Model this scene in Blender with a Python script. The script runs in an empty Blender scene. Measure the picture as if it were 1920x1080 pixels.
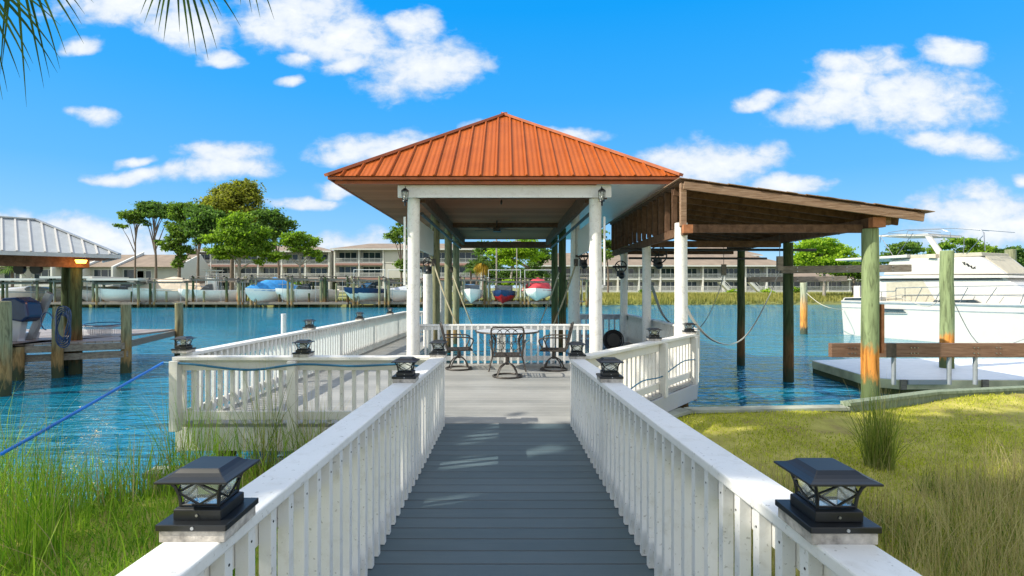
import bpy, math, random
import numpy as np
from mathutils import Vector, Matrix
random.seed(7); RNG = np.random.default_rng(11)
S = bpy.context.scene
COL = S.collection
R = math.radians
PI = math.pi
F = 1000.0; CX = 948.0; CY = 540.0            # focal length and vanishing point measured on the photograph

# ------------------------------------------------------------------ camera
cd = bpy.data.cameras.new('camera'); cam = bpy.data.objects.new('camera', cd); COL.objects.link(cam)
cam.location = (0, 0, 0); cam.rotation_euler = (R(90), 0, 0)
cd.sensor_width = 36; cd.lens = 36 * F / 1920; cd.shift_x = (960 - CX) / 1920.0
cd.clip_start = 0.05; cd.clip_end = 6000
S.camera = cam
# ------------------------------------------------------------------ colour management
S.view_settings.view_transform = 'Standard'; S.view_settings.look = 'None'
S.view_settings.gamma = 1; S.view_settings.use_curve_mapping = False
S.view_settings.exposure = 0.95
# ------------------------------------------------------------------ sun and sky
SUN_EL = R(41); SUNH = Vector((-0.95, -0.31, 0)).normalized()
sd = bpy.data.lights.new('sun', 'SUN'); sun = bpy.data.objects.new('sun', sd); COL.objects.link(sun)
sd.energy = 3.7; sd.angle = R(0.5); sd.color = (1.0, 0.93, 0.80)
tosun = (SUNH * math.cos(SUN_EL) + Vector((0, 0, math.sin(SUN_EL))))
sun.rotation_euler = tosun.to_track_quat('Z', 'Y').to_euler()
W = bpy.data.worlds.new("World"); S.world = W; W.use_nodes = True
SKY_STRENGTH = 0.13
def build_world():
    nt = W.node_tree; N = nt.nodes; L = nt.links; N.clear()
    out = N.new('ShaderNodeOutputWorld'); bg = N.new('ShaderNodeBackground'); bg.inputs[1].default_value = SKY_STRENGTH
    L.new(bg.outputs[0], out.inputs[0])
    sky = N.new('ShaderNodeTexSky'); sky.sky_type = 'NISHITA'; sky.sun_disc = False
    sky.sun_elevation = SUN_EL; sky.sun_rotation = math.atan2(SUNH.x, SUNH.y) % (2 * PI)
    sky.air_density = 1.0; sky.dust_density = 0.3; sky.ozone_density = 2.0
    hs = N.new('ShaderNodeHueSaturation'); hs.inputs['Saturation'].default_value = 1.3; hs.inputs['Value'].default_value = 1.0
    L.new(sky.outputs[0], hs.inputs['Color'])
    tint = N.new('ShaderNodeMix'); tint.data_type = 'RGBA'; tint.blend_type = 'MULTIPLY'; tint.inputs[0].default_value = 1
    tint.inputs[7].default_value = (0.60, 1.02, 1.10, 1); L.new(hs.outputs[0], tint.inputs[6])
    tc = N.new('ShaderNodeTexCoord'); sep0 = N.new('ShaderNodeSeparateXYZ'); L.new(tc.outputs['Generated'], sep0.inputs[0])
    gr = N.new('ShaderNodeValToRGB'); e = gr.color_ramp.elements
    while len(e) < 6: e.new(.5)
    for i, (p_, c_) in enumerate([(0, (.62, .80, 1.0)), (.07, (.33, .64, 1.0)), (.19, (.13, .50, 1.0)), (.33, (.045, .425, 1.0)), (.46, (.006, .37, .99)), (1, (.004, .26, .80))]):
        e[i].position = p_; e[i].color = (*c_, 1)
    L.new(sep0.outputs[2], gr.inputs[0])
    gs = N.new('ShaderNodeVectorMath'); gs.operation = 'SCALE'; gs.inputs['Scale'].default_value = 1 / (SKY_STRENGTH * 2 ** S.view_settings.exposure); L.new(gr.outputs[0], gs.inputs[0])
    blend = N.new('ShaderNodeMix'); blend.data_type = 'RGBA'; blend.inputs[0].default_value = .94; L.new(tint.outputs[2], blend.inputs[6]); L.new(gs.outputs[0], blend.inputs[7])
    sep = N.new('ShaderNodeSeparateXYZ'); L.new(tc.outputs['Generated'], sep.inputs[0])
    def m(op, a, b=None, c=None):
        n = N.new('ShaderNodeMath'); n.operation = op
        for i, v in enumerate((a, b, c)):
            if v is None: continue
            if isinstance(v, (int, float)): n.inputs[i].default_value = v
            else: L.new(v, n.inputs[i])
        return n.outputs[0]
    y = m('MAXIMUM', sep.outputs[1], 0.02)
    u = m('DIVIDE', sep.outputs[0], y); v = m('DIVIDE', sep.outputs[2], y)
    cmb = N.new('ShaderNodeCombineXYZ'); L.new(u, cmb.inputs[0]); L.new(v, cmb.inputs[1])
    def noise(scale, detail, rough, vec, dist=0.0):
        n = N.new('ShaderNodeTexNoise'); n.inputs['Scale'].default_value = scale; n.inputs['Detail'].default_value = detail
        n.inputs['Roughness'].default_value = rough; n.inputs['Distortion'].default_value = dist; L.new(vec, n.inputs['Vector']); return n
    mp = N.new('ShaderNodeVectorMath'); mp.operation = 'MULTIPLY'; mp.inputs[1].default_value = (1, 1.5, 1); L.new(cmb.outputs[0], mp.inputs[0])
    n1 = noise(9, 7, 0.62, mp.outputs[0]); n2 = noise(4.5, 3, .5, mp.outputs[0])
    n3 = noise(26, 6, .6, mp.outputs[0], .3)
    wv = N.new('ShaderNodeVectorMath'); wv.operation = 'SUBTRACT'; L.new(n2.outputs['Color'], wv.inputs[0]); wv.inputs[1].default_value = (.5, .5, .5)
    ws = N.new('ShaderNodeVectorMath'); ws.operation = 'SCALE'; L.new(wv.outputs[0], ws.inputs[0]); ws.inputs['Scale'].default_value = 0.10
    wa = N.new('ShaderNodeVectorMath'); wa.operation = 'ADD'; L.new(cmb.outputs[0], wa.inputs[0]); L.new(ws.outputs[0], wa.inputs[1])
    C = [(240,5,130,42),(340,50,85,40),(412,98,36,15),(152,92,34,18),(560,20,110,55),(640,70,85,48),(560,100,40,18),(775,35,45,30),
         (660,115,48,17),(795,120,100,62),(865,108,62,34),(168,210,44,17),(545,148,28,12),(425,295,75,30),(400,325,110,20),(245,322,85,12),(265,298,35,9),
         (570,382,58,10),(710,283,110,34),(640,300,55,22),(1320,305,130,45),(1240,300,60,30),(1420,300,60,30),(1470,352,80,18),
         (1630,118,92,34),(1790,98,58,24),(1690,190,150,62),(1560,205,110,38),(1600,160,60,30),(1420,188,48,15),(1790,270,95,24),
         (1840,410,130,40),(1830,365,50,24),(1918,338,20,15),(1890,440,160,30),(80,430,150,34),(200,450,130,36),(670,455,85,22),(640,360,40,14),(1000,250,120,12)]
    cur = None
    for (px, py, rx, ry) in C:
        a = N.new('ShaderNodeVectorMath'); a.operation = 'SUBTRACT'; L.new(wa.outputs[0], a.inputs[0]); a.inputs[1].default_value = ((px - CX) / F, (CY - py) / F, 0)
        b = N.new('ShaderNodeVectorMath'); b.operation = 'MULTIPLY'; L.new(a.outputs[0], b.inputs[0]); b.inputs[1].default_value = (F / rx, F / ry, 0)
        d = N.new('ShaderNodeVectorMath'); d.operation = 'DOT_PRODUCT'; L.new(b.outputs[0], d.inputs[0]); L.new(b.outputs[0], d.inputs[1])
        if cur is None: cur = d.outputs['Value']
        else:
            s = N.new('ShaderNodeMath'); s.operation = 'SMOOTH_MIN'; s.inputs[2].default_value = 0.35
            L.new(cur, s.inputs[0]); L.new(d.outputs['Value'], s.inputs[1]); cur = s.outputs[0]
    body = m('SUBTRACT', 1.25, cur)
    body = m('MAXIMUM', body, -3.0)
    dens = m('ADD', body, m('ADD', m('MULTIPLY', m('SUBTRACT', n1.outputs[0], 0.5), 3.0), m('MULTIPLY', m('SUBTRACT', n3.outputs[0], 0.5), 2.2)))
    mr = N.new('ShaderNodeMapRange'); mr.interpolation_type = 'SMOOTHSTEP'; mr.inputs[1].default_value = -0.60; mr.inputs[2].default_value = 1.15
    L.new(dens, mr.inputs[0])
    fr0 = N.new('ShaderNodeMapRange'); fr0.interpolation_type = 'SMOOTHSTEP'; fr0.inputs[1].default_value = .70; fr0.inputs[2].default_value = 1.1; L.new(v, fr0.inputs[0])
    front = m('MULTIPLY', m('GREATER_THAN', sep.outputs[1], 0.05), m('SUBTRACT', 1.0, fr0.outputs[0]))
    # clouds added out of view, behind and above, to whiten the ambient light
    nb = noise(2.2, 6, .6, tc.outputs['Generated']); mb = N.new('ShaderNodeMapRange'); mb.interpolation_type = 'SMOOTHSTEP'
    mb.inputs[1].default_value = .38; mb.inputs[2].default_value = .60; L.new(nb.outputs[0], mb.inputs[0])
    fac = m('MULTIPLY', mr.outputs[0], front)
    fac = m('MULTIPLY', fac, m('GREATER_THAN', sep.outputs[2], 0.0))
    fac = m('MULTIPLY', fac, 0.93)
    shade = noise(14, 4, .55, cmb.outputs[0])
    cr = N.new('ShaderNodeMix'); cr.data_type = 'RGBA'
    cr.inputs[6].default_value = (2.75, 3.15, 3.65, 1); cr.inputs[7].default_value = (4.5, 4.5, 4.5, 1)
    sm = N.new('ShaderNodeMapRange'); sm.inputs[1].default_value = 0.2; sm.inputs[2].default_value = 2.2
    L.new(m('ADD', dens, m('SUBTRACT', shade.outputs[0], 0.45)), sm.inputs[0]); L.new(sm.outputs[0], cr.inputs[0])
    mx = N.new('ShaderNodeMix'); mx.data_type = 'RGBA'
    L.new(fac, mx.inputs[0]); L.new(blend.outputs[2], mx.inputs[6]); L.new(cr.outputs[2], mx.inputs[7])
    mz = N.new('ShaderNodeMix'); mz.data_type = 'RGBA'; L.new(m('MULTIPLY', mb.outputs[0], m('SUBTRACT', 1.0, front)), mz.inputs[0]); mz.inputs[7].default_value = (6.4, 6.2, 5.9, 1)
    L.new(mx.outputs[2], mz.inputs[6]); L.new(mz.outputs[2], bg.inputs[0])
build_world()
W.cycles.sampling_method = 'MANUAL'; W.cycles.sample_map_resolution = 512

# ------------------------------------------------------------------ helpers
def P(px, py, d): return Vector(((px - CX) / F * d, d, (CY - py) / F * d))
def tag(o, label=None, cat=None, group=None, kind=None):
    if label: o['label'] = label
    if cat: o['category'] = cat
    if group: o['group'] = group
    if kind: o['kind'] = kind
    return o
def thing(name, label, cat, loc=(0, 0, 0), rz=0, group=None):
    o = bpy.data.objects.new(name, None); COL.objects.link(o); o.location = loc; o.rotation_euler = (0, 0, rz); o.empty_display_size = .1
    return tag(o, label, cat, group)
def copy_tree(o, parent=None):
    c = o.copy(); COL.objects.link(c); c.parent = parent
    for ch in list(o.children): copy_tree(ch, c)
    return c
class MB:
    def __init__(s): s.v = []; s.f = []
    def add(s, vs, fs):
        n = len(s.v); s.v += [tuple(v) for v in vs]; s.f += [tuple(i + n for i in f) for f in fs]; return s
    def box(s, x0, x1, y0, y1, z0, z1):
        return s.add([(x0,y0,z0),(x1,y0,z0),(x1,y1,z0),(x0,y1,z0),(x0,y0,z1),(x1,y0,z1),(x1,y1,z1),(x0,y1,z1)],
                     [(0,3,2,1),(4,5,6,7),(0,1,5,4),(1,2,6,5),(2,3,7,6),(3,0,4,7)])
    def hexa(s, b, t):     # bottom 4, top 4
        return s.add(list(b) + list(t), [(0,3,2,1),(4,5,6,7),(0,1,5,4),(1,2,6,5),(2,3,7,6),(3,0,4,7)])
    def beam(s, p, q, w, h, up=(0, 0, 1)):
        p = Vector(p); q = Vector(q); d = (q - p).normalized(); up = Vector(up)
        a = d.cross(up)
        if a.length < 1e-4: a = d.cross(Vector((0, 1, 0)))
        a.normalize(); b = a.cross(d).normalized(); a *= w / 2; b *= h / 2
        return s.add([p-a-b, p+a-b, p+a+b, p-a+b, q-a-b, q+a-b, q+a+b, q-a+b],
                     [(0,1,2,3),(7,6,5,4),(0,4,5,1),(1,5,6,2),(2,6,7,3),(3,7,4,0)])
    def tube(s, pts, r, n=8, cap=True):
        pts = [Vector(p) for p in pts]; rs = r if isinstance(r, (list, tuple)) else [r] * len(pts)
        base = len(s.v); ref = None
        for i, p in enumerate(pts):
            d = (pts[min(i + 1, len(pts) - 1)] - pts[max(i - 1, 0)]).normalized()
            if ref is None: ref = Vector((0, 0, 1)) if abs(d.z) < .9 else Vector((1, 0, 0))
            a = d.cross(ref); a = a.normalized() if a.length > 1e-5 else Vector((1, 0, 0)); b = d.cross(a).normalized(); ref = a.cross(d) if True else ref
            for k in range(n):
                t = 2 * PI * k / n; s.v.append(tuple(p + (a * math.cos(t) + b * math.sin(t)) * rs[i]))
        for i in range(len(pts) - 1):
            for k in range(n):
                k2 = (k + 1) % n; s.f.append((base+i*n+k, base+i*n+k2, base+(i+1)*n+k2, base+(i+1)*n+k))
        if cap:
            s.f.append(tuple(base + k for k in range(n))[::-1]); s.f.append(tuple(base + (len(pts)-1)*n + k for k in range(n)))
        return s
    def cyl(s, c, r, z0, z1, n=16, r2=None):
        return s.tube([(c[0], c[1], z0), (c[0], c[1], z1)], [r, r if r2 is None else r2], n)
    def prism(s, poly, y0, y1, conv=None):   # poly in (a,b), extruded along third; conv maps (a, b, c)
        conv = conv or (lambda a, b, c: (a, c, b)); n = len(poly)
        vs = [conv(a, b, y0) for a, b in poly] + [conv(a, b, y1) for a, b in poly]
        return s.add(vs, [tuple(range(n))[::-1], tuple(range(n, 2 * n))] + [(i, (i+1) % n, n + (i+1) % n, n + i) for i in range(n)])
    def sphere(s, c, r, n=12, m=8, sc=(1, 1, 1)):
        base = len(s.v)
        for i in range(m + 1):
            t = PI * i / m
            for k in range(n):
                a = 2 * PI * k / n; s.v.append((c[0]+r*sc[0]*math.sin(t)*math.cos(a), c[1]+r*sc[1]*math.sin(t)*math.sin(a), c[2]+r*sc[2]*math.cos(t)))
        for i in range(m):
            for k in range(n): s.f.append((base+i*n+k, base+(i+1)*n+k, base+(i+1)*n+(k+1)%n, base+i*n+(k+1)%n))
        return s
    def build(s, name, mat, parent=None, smooth=False, bevel=0, angle=40):
        me = bpy.data.meshes.new(name); me.from_pydata(s.v, [], s.f); me.validate(); me.update(); me.materials.append(mat)
        import bmesh
        bm = bmesh.new(); bm.from_mesh(me); bmesh.ops.recalc_face_normals(bm, faces=bm.faces); bm.to_mesh(me); bm.free()
        o = bpy.data.objects.new(name, me); COL.objects.link(o); o.parent = parent
        if smooth:
            me.polygons.foreach_set('use_smooth', [True] * len(me.polygons))
            try: me.set_sharp_from_angle(angle=R(angle))
            except Exception: pass
        if bevel:
            b = o.modifiers.new('bevel', 'BEVEL'); b.width = bevel; b.segments = 2; b.limit_method = 'ANGLE'; b.angle_limit = R(40)
        return o
def np_mesh(name, V, Fc, mat, parent=None, k=4):
    me = bpy.data.meshes.new(name); nv = len(V); nf = len(Fc)
    me.vertices.add(nv); me.vertices.foreach_set('co', np.asarray(V, np.float32).ravel())
    me.loops.add(nf * k); me.loops.foreach_set('vertex_index', np.asarray(Fc, np.int32).ravel())
    me.polygons.add(nf); me.polygons.foreach_set('loop_start', np.arange(0, nf * k, k, dtype=np.int32))
    try: me.polygons.foreach_set('loop_total', np.full(nf, k, np.int32))
    except Exception: pass
    me.update(calc_edges=True); me.materials.append(mat)
    o = bpy.data.objects.new(name, me); COL.objects.link(o); o.parent = parent; return o

# ------------------------------------------------------------------ materials
class NT:
    def __init__(s, name):
        s.m = bpy.data.materials.new(name); s.m.use_nodes = True; s.t = s.m.node_tree; s.N = s.t.nodes; s.L = s.t.links
        s.b = s.N['Principled BSDF']; s.out = s.N['Material Output']
    def tc(s, which='Object'):
        return s.N.new('ShaderNodeTexCoord').outputs[which]
    def map(s, vec, scale=(1, 1, 1)):
        n = s.N.new('ShaderNodeMapping'); n.inputs['Scale'].default_value = scale; s.L.new(vec, n.inputs[0]); return n.outputs[0]
    def noise(s, scale, detail=4, rough=.55, vec=None, dist=0):
        n = s.N.new('ShaderNodeTexNoise'); n.inputs['Scale'].default_value = scale; n.inputs['Detail'].default_value = detail
        n.inputs['Roughness'].default_value = rough; n.inputs['Distortion'].default_value = dist
        s.L.new(vec if vec is not None else s.tc(), n.inputs['Vector']); return n.outputs[0]
    def ramp(s, fac, stops):
        n = s.N.new('ShaderNodeValToRGB'); e = n.color_ramp.elements
        while len(e) < len(stops): e.new(.5)
        for i, (p, c) in enumerate(stops): e[i].position = p; e[i].color = (*c, 1)
        s.L.new(fac, n.inputs[0]); return n.outputs[0]
    def mix(s, fac, a, b, mode='MIX'):
        n = s.N.new('ShaderNodeMix'); n.data_type = 'RGBA'; n.blend_type = mode
        for i, v in ((0, fac), (6, a), (7, b)):
            if isinstance(v, (int, float)): n.inputs[i].default_value = v
            elif isinstance(v, tuple): n.inputs[i].default_value = (*v, 1)
            else: s.L.new(v, n.inputs[i])
        return n.outputs[2]
    def math(s, op, a, b=0.0, clamp=False):
        n = s.N.new('ShaderNodeMath'); n.operation = op; n.use_clamp = clamp
        for i, v in enumerate((a, b)):
            if isinstance(v, (int, float)): n.inputs[i].default_value = v
            else: s.L.new(v, n.inputs[i])
        return n.outputs[0]
    def bump(s, h, strength=.3, dist=.01):
        n = s.N.new('ShaderNodeBump'); n.inputs['Strength'].default_value = strength; n.inputs['Distance'].default_value = dist
        s.L.new(h, n.inputs['Height']); s.L.new(n.outputs[0], s.b.inputs['Normal']); return n
    def col(s, c):
        if isinstance(c, tuple): s.b.inputs['Base Color'].default_value = (*c, 1)
        else: s.L.new(c, s.b.inputs['Base Color'])
    def set(s, **k):
        for a, v in k.items(): s.b.inputs[a.replace('_', ' ')].default_value = v
        return s
def simple(name, c, rough=.5, metal=0.0, var=.12, scale=6, bump=0.0, bscale=40):
    n = NT(name); a = tuple(x * (1 - var) for x in c); b = tuple(min(1, x * (1 + var)) for x in c)
    n.col(n.ramp(n.noise(scale, 5), [(.3, a), (.7, b)])); n.set(Roughness=rough, Metallic=metal)
    if bump: n.bump(n.noise(bscale, 4), bump, .01)
    return n.m
def paint(name, c, dirt=(.45, .42, .34), amount=.25, rough=.42):
    n = NT(name); base = n.ramp(n.noise(2.3, 4), [(.3, tuple(x * .93 for x in c)), (.7, c)])
    d = n.ramp(n.noise(11, 7, .7, None, .4), [(.52, (0, 0, 0)), (.75, (1, 1, 1))])
    spots = n.ramp(n.noise(60, 2, .5), [(.675, (0, 0, 0)), (.71, (1, 1, 1))])
    f = n.math('MULTIPLY', d, amount); f2 = n.math('MULTIPLY', spots, amount * 1.2)
    n.col(n.mix(f2, n.mix(f, base, dirt), tuple(x * .5 for x in dirt))); n.set(Roughness=rough)
    g = n.noise(1, 6, .6, n.map(n.tc(), (30, 30, 30))); n.bump(g, .25, .004); return n.m
def wood(name, a, b, scale=(2, 2, 14), rough=.75, green=None, bump=.5):
    n = NT(name); g = n.noise(3, 8, .65, n.map(n.tc(), scale), .6)
    c = n.ramp(g, [(.3, a), (.7, b)])
    if green: c = n.mix(n.ramp(n.noise(1.4, 3), [(.45, (0, 0, 0)), (.62, (1, 1, 1))]), c, green)
    n.col(c); n.set(Roughness=rough); n.bump(g, bump, .01); return n.m
def piling_mat(name, top, low, tide_z, low2=(.05, .06, .035), spread=.5, wet=-1.72):
    # treated piling: green grain, rust-orange band above the tide line, dark growth at the water
    n = NT(name); v = n.tc(); g = n.noise(3, 8, .65, n.map(v, (5, 5, .6)), .8)
    c = n.ramp(g, [(.34, tuple(x * .38 for x in top)), (.50, tuple(x * .85 for x in top)), (.75, tuple(x * 1.12 for x in top))])
    sp = n.N.new('ShaderNodeSeparateXYZ'); n.L.new(v, sp.inputs[0])
    z = n.math('ADD', sp.outputs[2], n.math('MULTIPLY', n.math('SUBTRACT', n.noise(5, 6, .65, n.map(v, (2.5, 2.5, .7))), .5), .8))
    mr = n.N.new('ShaderNodeMapRange'); mr.inputs[1].default_value = tide_z + spread; mr.inputs[2].default_value = tide_z; n.L.new(z, mr.inputs[0])
    c = n.mix(mr.outputs[0], c, n.ramp(g, [(.34, tuple(x * .35 for x in low)), (.55, low)]))
    m2 = n.N.new('ShaderNodeMapRange'); m2.inputs[1].default_value = wet; m2.inputs[2].default_value = wet - .2; n.L.new(z, m2.inputs[0])
    c = n.mix(m2.outputs[0], c, low2)
    n.col(c); n.set(Roughness=.8); n.bump(g, .5, .015); return n.m
def leafmat(name, dark, light, trans=.35, nscale=.5):
    n = NT(name); geo = n.N.new('ShaderNodeNewGeometry')
    f = n.math('ADD', n.math('MULTIPLY', geo.outputs['Random Per Island'], .5), n.math('MULTIPLY', n.noise(nscale, 3), .5))
    c = n.ramp(f, [(.25, dark), (.72, light)]); n.col(c); n.set(Roughness=.6)
    n.b.inputs['Specular IOR Level'].default_value = .25
    tr = n.N.new('ShaderNodeBsdfTranslucent'); mx = n.N.new('ShaderNodeMixShader'); mx.inputs[0].default_value = trans
    n.L.new(n.mix(1.0, c, (1.0, 1.15, .55), 'MULTIPLY'), tr.inputs[0]); n.L.new(n.b.outputs[0], mx.inputs[1]); n.L.new(tr.outputs[0], mx.inputs[2]); n.L.new(mx.outputs[0], n.out.inputs[0])
    return n.m
M = {}
M['white'] = paint('white_paint', (.76, .76, .73), amount=.42)
M['white_worn'] = paint('worn_white_paint', (.72, .70, .64), amount=.5)
M['cream'] = paint('cream_paint', (.68, .66, .60), amount=.35)
M['grey_skirt'] = paint('grey_skirt_paint', (.40, .41, .42), amount=.6)
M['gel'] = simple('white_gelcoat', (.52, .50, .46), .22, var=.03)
M['gel_far'] = simple('sunlit_white_hull', (.88, .82, .72), .35, var=.05)  # brighter copy of the hull white, lightened to look sunlit on shaded sides
M['gelgrey'] = simple('grey_gelcoat', (.50, .52, .55), .3, var=.05)
M['canvas'] = simple('beige_canvas', (.40, .37, .29), .85, var=.1, bump=.3, bscale=8)
M['tan'] = simple('tan_boat_cover', (.60, .50, .37), .85, var=.15, scale=3, bump=.4, bscale=5)
M['bluecover'] = simple('blue_boat_cover', (.02, .22, .52), .7, var=.25, scale=3, bump=.4, bscale=5)
M['redcover'] = simple('red_boat_cover', (.42, .03, .04), .75, var=.2, scale=3, bump=.4, bscale=5)
M['navy'] = simple('navy_gelcoat', (.015, .04, .11), .2)
M['redgel'] = simple('red_gelcoat', (.42, .012, .012), .3)
M['black'] = simple('black_powder_coat', (.007, .009, .011), .38, var=.2, scale=30)
M['darkmetal'] = simple('dark_bronze_metal', (.06, .052, .045), .5, .5, var=.3, scale=20)
M['steel'] = simple('stainless_steel', (.30, .31, .33), .3, .9)
M['grey_metal'] = simple('galvanised_metal', (.38, .40, .42), .45, .5)
M['rubber'] = simple('black_rubber', (.02, .02, .022), .7)
M['brown'] = wood('stained_brown_wood', (.075, .042, .026), (.175, .102, .064), (3, 3, 3))
M['brown_fresh'] = wood('orange_brown_wood', (.25, .09, .03), (.42, .17, .07), (3, 3, 3))
M['fascia_wood'] = wood('weathered_fascia_wood', (.15, .085, .05), (.36, .25, .17), (1, 8, 14))
M['ceil'] = None
M['grey_wood'] = wood('weathered_grey_wood', (.12, .10, .08), (.30, .26, .21), (2, 9, 9))
M['beamwood'] = wood('rusty_brown_beam', (.10, .045, .022), (.27, .16, .10), (1, 12, 16))
M['pile_w'] = paint('white_painted_piling', (.76, .75, .70), (.30, .27, .20), .55, .55)
M['pile_g'] = piling_mat('green_treated_piling', (.27, .27, .16), (.30, .19, .08), -1.55)
M['pile_near'] = piling_mat('green_orange_piling', (.27, .34, .17), (.66, .27, .06), -1.12, (.11, .14, .06), spread=.2, wet=-1.42)
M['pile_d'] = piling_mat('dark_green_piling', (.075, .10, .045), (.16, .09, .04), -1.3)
M['pile_o'] = piling_mat('pale_orange_piling', (.42, .42, .28), (.66, .27, .05), -1.0, spread=.7)
M['blue_rope'] = simple('blue_hose_plastic', (.0, .14, .52), .4, var=.25)
M['teal_rope'] = simple('teal_hose_plastic', (.01, .12, .22), .45)
M['strap'] = simple('grey_lift_strap', (.26, .27, .25), .8, var=.25, scale=4)
M['strap_y'] = simple('yellowed_lift_strap', (.42, .37, .24), .8, var=.2)
M['rope'] = simple('pale_rope', (.55, .5, .4), .9)
M['yellow'] = simple('yellow_kayak_plastic', (.80, .42, .0), .4)
M['roof_grey'] = simple('light_metal_roofing', (.33, .36, .38), .5, .2, var=.08)
M['roof_brown'] = simple('brown_asphalt_shingles', (.20, .155, .115), .9, var=.2, scale=.6)
M['wall_grey'] = simple('pale_grey_siding', (.38, .39, .36), .8, var=.08, scale=.5)
M['wall_cream'] = simple('cream_siding', (.47, .46, .41), .8, var=.08, scale=.5)
M['wall_dark'] = simple('shaded_recess_siding', (.33, .31, .27), .85, var=.1, scale=.5)
M['trim'] = simple('white_trim', (.55, .56, .53), .6, var=.05)
M['redtrim'] = simple('faded_red_trim', (.30, .17, .14), .7)
M['glass_dark'] = simple('dark_window_glass', (.02, .035, .045), .08, var=.3)
M['bark'] = wood('pine_bark', (.07, .05, .035), (.20, .15, .11), (4, 4, 1))
M['bark_pale'] = wood('pale_bark', (.16, .14, .11), (.34, .31, .26), (4, 4, 1))
M['plate'] = simple('weathered_block_wood', (.40, .37, .33), .8, var=.5, scale=28, bump=.5)
M['pine'] = leafmat('pine_needles', (.045, .095, .018), (.22, .33, .05), .5)
M['pine2'] = leafmat('dark_pine_needles', (.035, .085, .022), (.18, .30, .06), .5)
M['leaf_y'] = leafmat('olive_yellow_leaves', (.09, .11, .018), (.38, .37, .05), .5)
M['leaf_g'] = leafmat('bright_green_leaves', (.06, .135, .014), (.31, .45, .04), .52)
M['leaf_b'] = leafmat('lime_green_leaves', (.12, .24, .018), (.46, .62, .04), .55)
M['palm'] = leafmat('palm_fronds', (.02, .06, .012), (.10, .17, .03), .3)
M['palm_far'] = leafmat('far_palm_fronds', (.03, .08, .02), (.14, .22, .04), .3)
M['palm_gold'] = leafmat('golden_dead_fronds', (.30, .17, .02), (.62, .42, .05), .3)
M['grass_l'] = leafmat('bright_bank_grass', (.09, .24, .014), (.46, .60, .07), .5, 1.2)
M['grass_dry'] = leafmat('dry_seed_grass', (.30, .23, .10), (.60, .50, .26), .4, 1.2)
M['grass_r'] = leafmat('lawn_grass', (.22, .27, .02), (.66, .65, .08), .45, 1.0)
M['reed'] = leafmat('dark_clump_grass', (.09, .15, .02), (.34, .38, .08), .4, 1.5)
M['marsh'] = leafmat('marsh_grass', (.14, .15, .03), (.40, .36, .10), .35, .15)
def glass():
    n = NT('lantern_glass'); n.set(Roughness=.12); n.b.inputs['Transmission Weight'].default_value = .85; n.b.inputs['IOR'].default_value = 1.3
    n.col((.80, .84, .80)); return n.m
M['glass'] = glass()
def emis(name, c, s):
    n = NT(name); n.col(c); n.b.inputs['Emission Color'].default_value = (*c, 1); n.b.inputs['Emission Strength'].default_value = s; return n.m
M['glow'] = emis('lit_orange_bulb', (1.0, .34, .05), 5)
def orange_roof():
    n = NT('orange_metal_roof'); v = n.tc(); base = n.ramp(n.noise(1.5, 5), [(.3, (.30, .062, .004)), (.7, (.37, .084, .007))])
    st = n.noise(2, 6, .6, n.map(v, (20, 1, 1))); base = n.mix(n.math('MULTIPLY', st, .30), base, (.21, .034, .005))
    n.col(base); n.set(Roughness=.6)
    w = n.N.new('ShaderNodeTexWave'); w.inputs['Scale'].default_value = 3.4; n.L.new(v, w.inputs['Vector']); n.bump(w.outputs[1], .7, .012); return n.m
M['orange'] = orange_roof(); M['orange'].node_tree.nodes['Principled BSDF'].inputs['Specular IOR Level'].default_value = .2
M['orange_trim'] = simple('orange_brown_trim', (.34, .085, .018), .45, var=.2, scale=4)
def planks(name, axis, pitch, a, b, gap=.035, gapc=(.02, .022, .025), rough=.5, wear=.3, offset=0.0):
    n = NT(name); v = n.tc(); sp = n.N.new('ShaderNodeSeparateXYZ'); n.L.new(v, sp.inputs[0])
    t = n.math('DIVIDE', n.math('ADD', sp.outputs[axis], offset + 100 * pitch), pitch); fr = n.math('FRACT', t); fl = n.math('FLOOR', t)
    wn = n.N.new('ShaderNodeTexWhiteNoise'); wn.noise_dimensions = '1D'; n.L.new(fl, wn.inputs['W'])
    g = n.noise(2.5, 7, .65, n.map(v, (1.2, 9, 1) if axis == 1 else (9, 1.2, 1)), .4)
    f = n.math('ADD', n.math('MULTIPLY', wn.outputs[0], .5), n.math('MULTIPLY', g, .5))
    c = n.ramp(f, [(.2, a), (.8, b)])
    big = n.ramp(n.noise(1.1, 6, .65), [(.42, (0, 0, 0)), (.7, (1, 1, 1))]); c = n.mix(n.math('MULTIPLY', big, wear), c, tuple(min(1, x * 1.35 + .03) for x in b))
    e = n.math('MINIMUM', fr, n.math('SUBTRACT', 1.0, fr)); gm = n.math('LESS_THAN', e, gap)
    n.col(n.mix(gm, c, gapc)); n.set(Roughness=rough)
    mr = n.N.new('ShaderNodeMapRange'); mr.inputs[1].default_value = 0; mr.inputs[2].default_value = gap * 2.2; n.L.new(e, mr.inputs[0])
    h = n.math('ADD', mr.outputs[0], n.math('MULTIPLY', g, .25)); n.bump(h, .6, .01); return n.m
M['walk'] = planks('blue_grey_painted_planks', 1, .1415, (.045, .076, .090), (.082, .118, .134), .028, wear=.12)
M['deckm'] = planks('pale_grey_painted_deck', 1, .1415, (.20, .205, .195), (.285, .285, .27), .014, (.12, .12, .115), wear=.35)
M['deckdark'] = planks('brown_grey_deck', 1, .14, (.13, .12, .12), (.22, .205, .20), .02, wear=.15)
M['ceil'] = planks('dark_brown_ceiling_boards', 1, .30, (.24, .092, .044), (.40, .155, .076), .012, (.10, .05, .03), .9, wear=.1)
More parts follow.
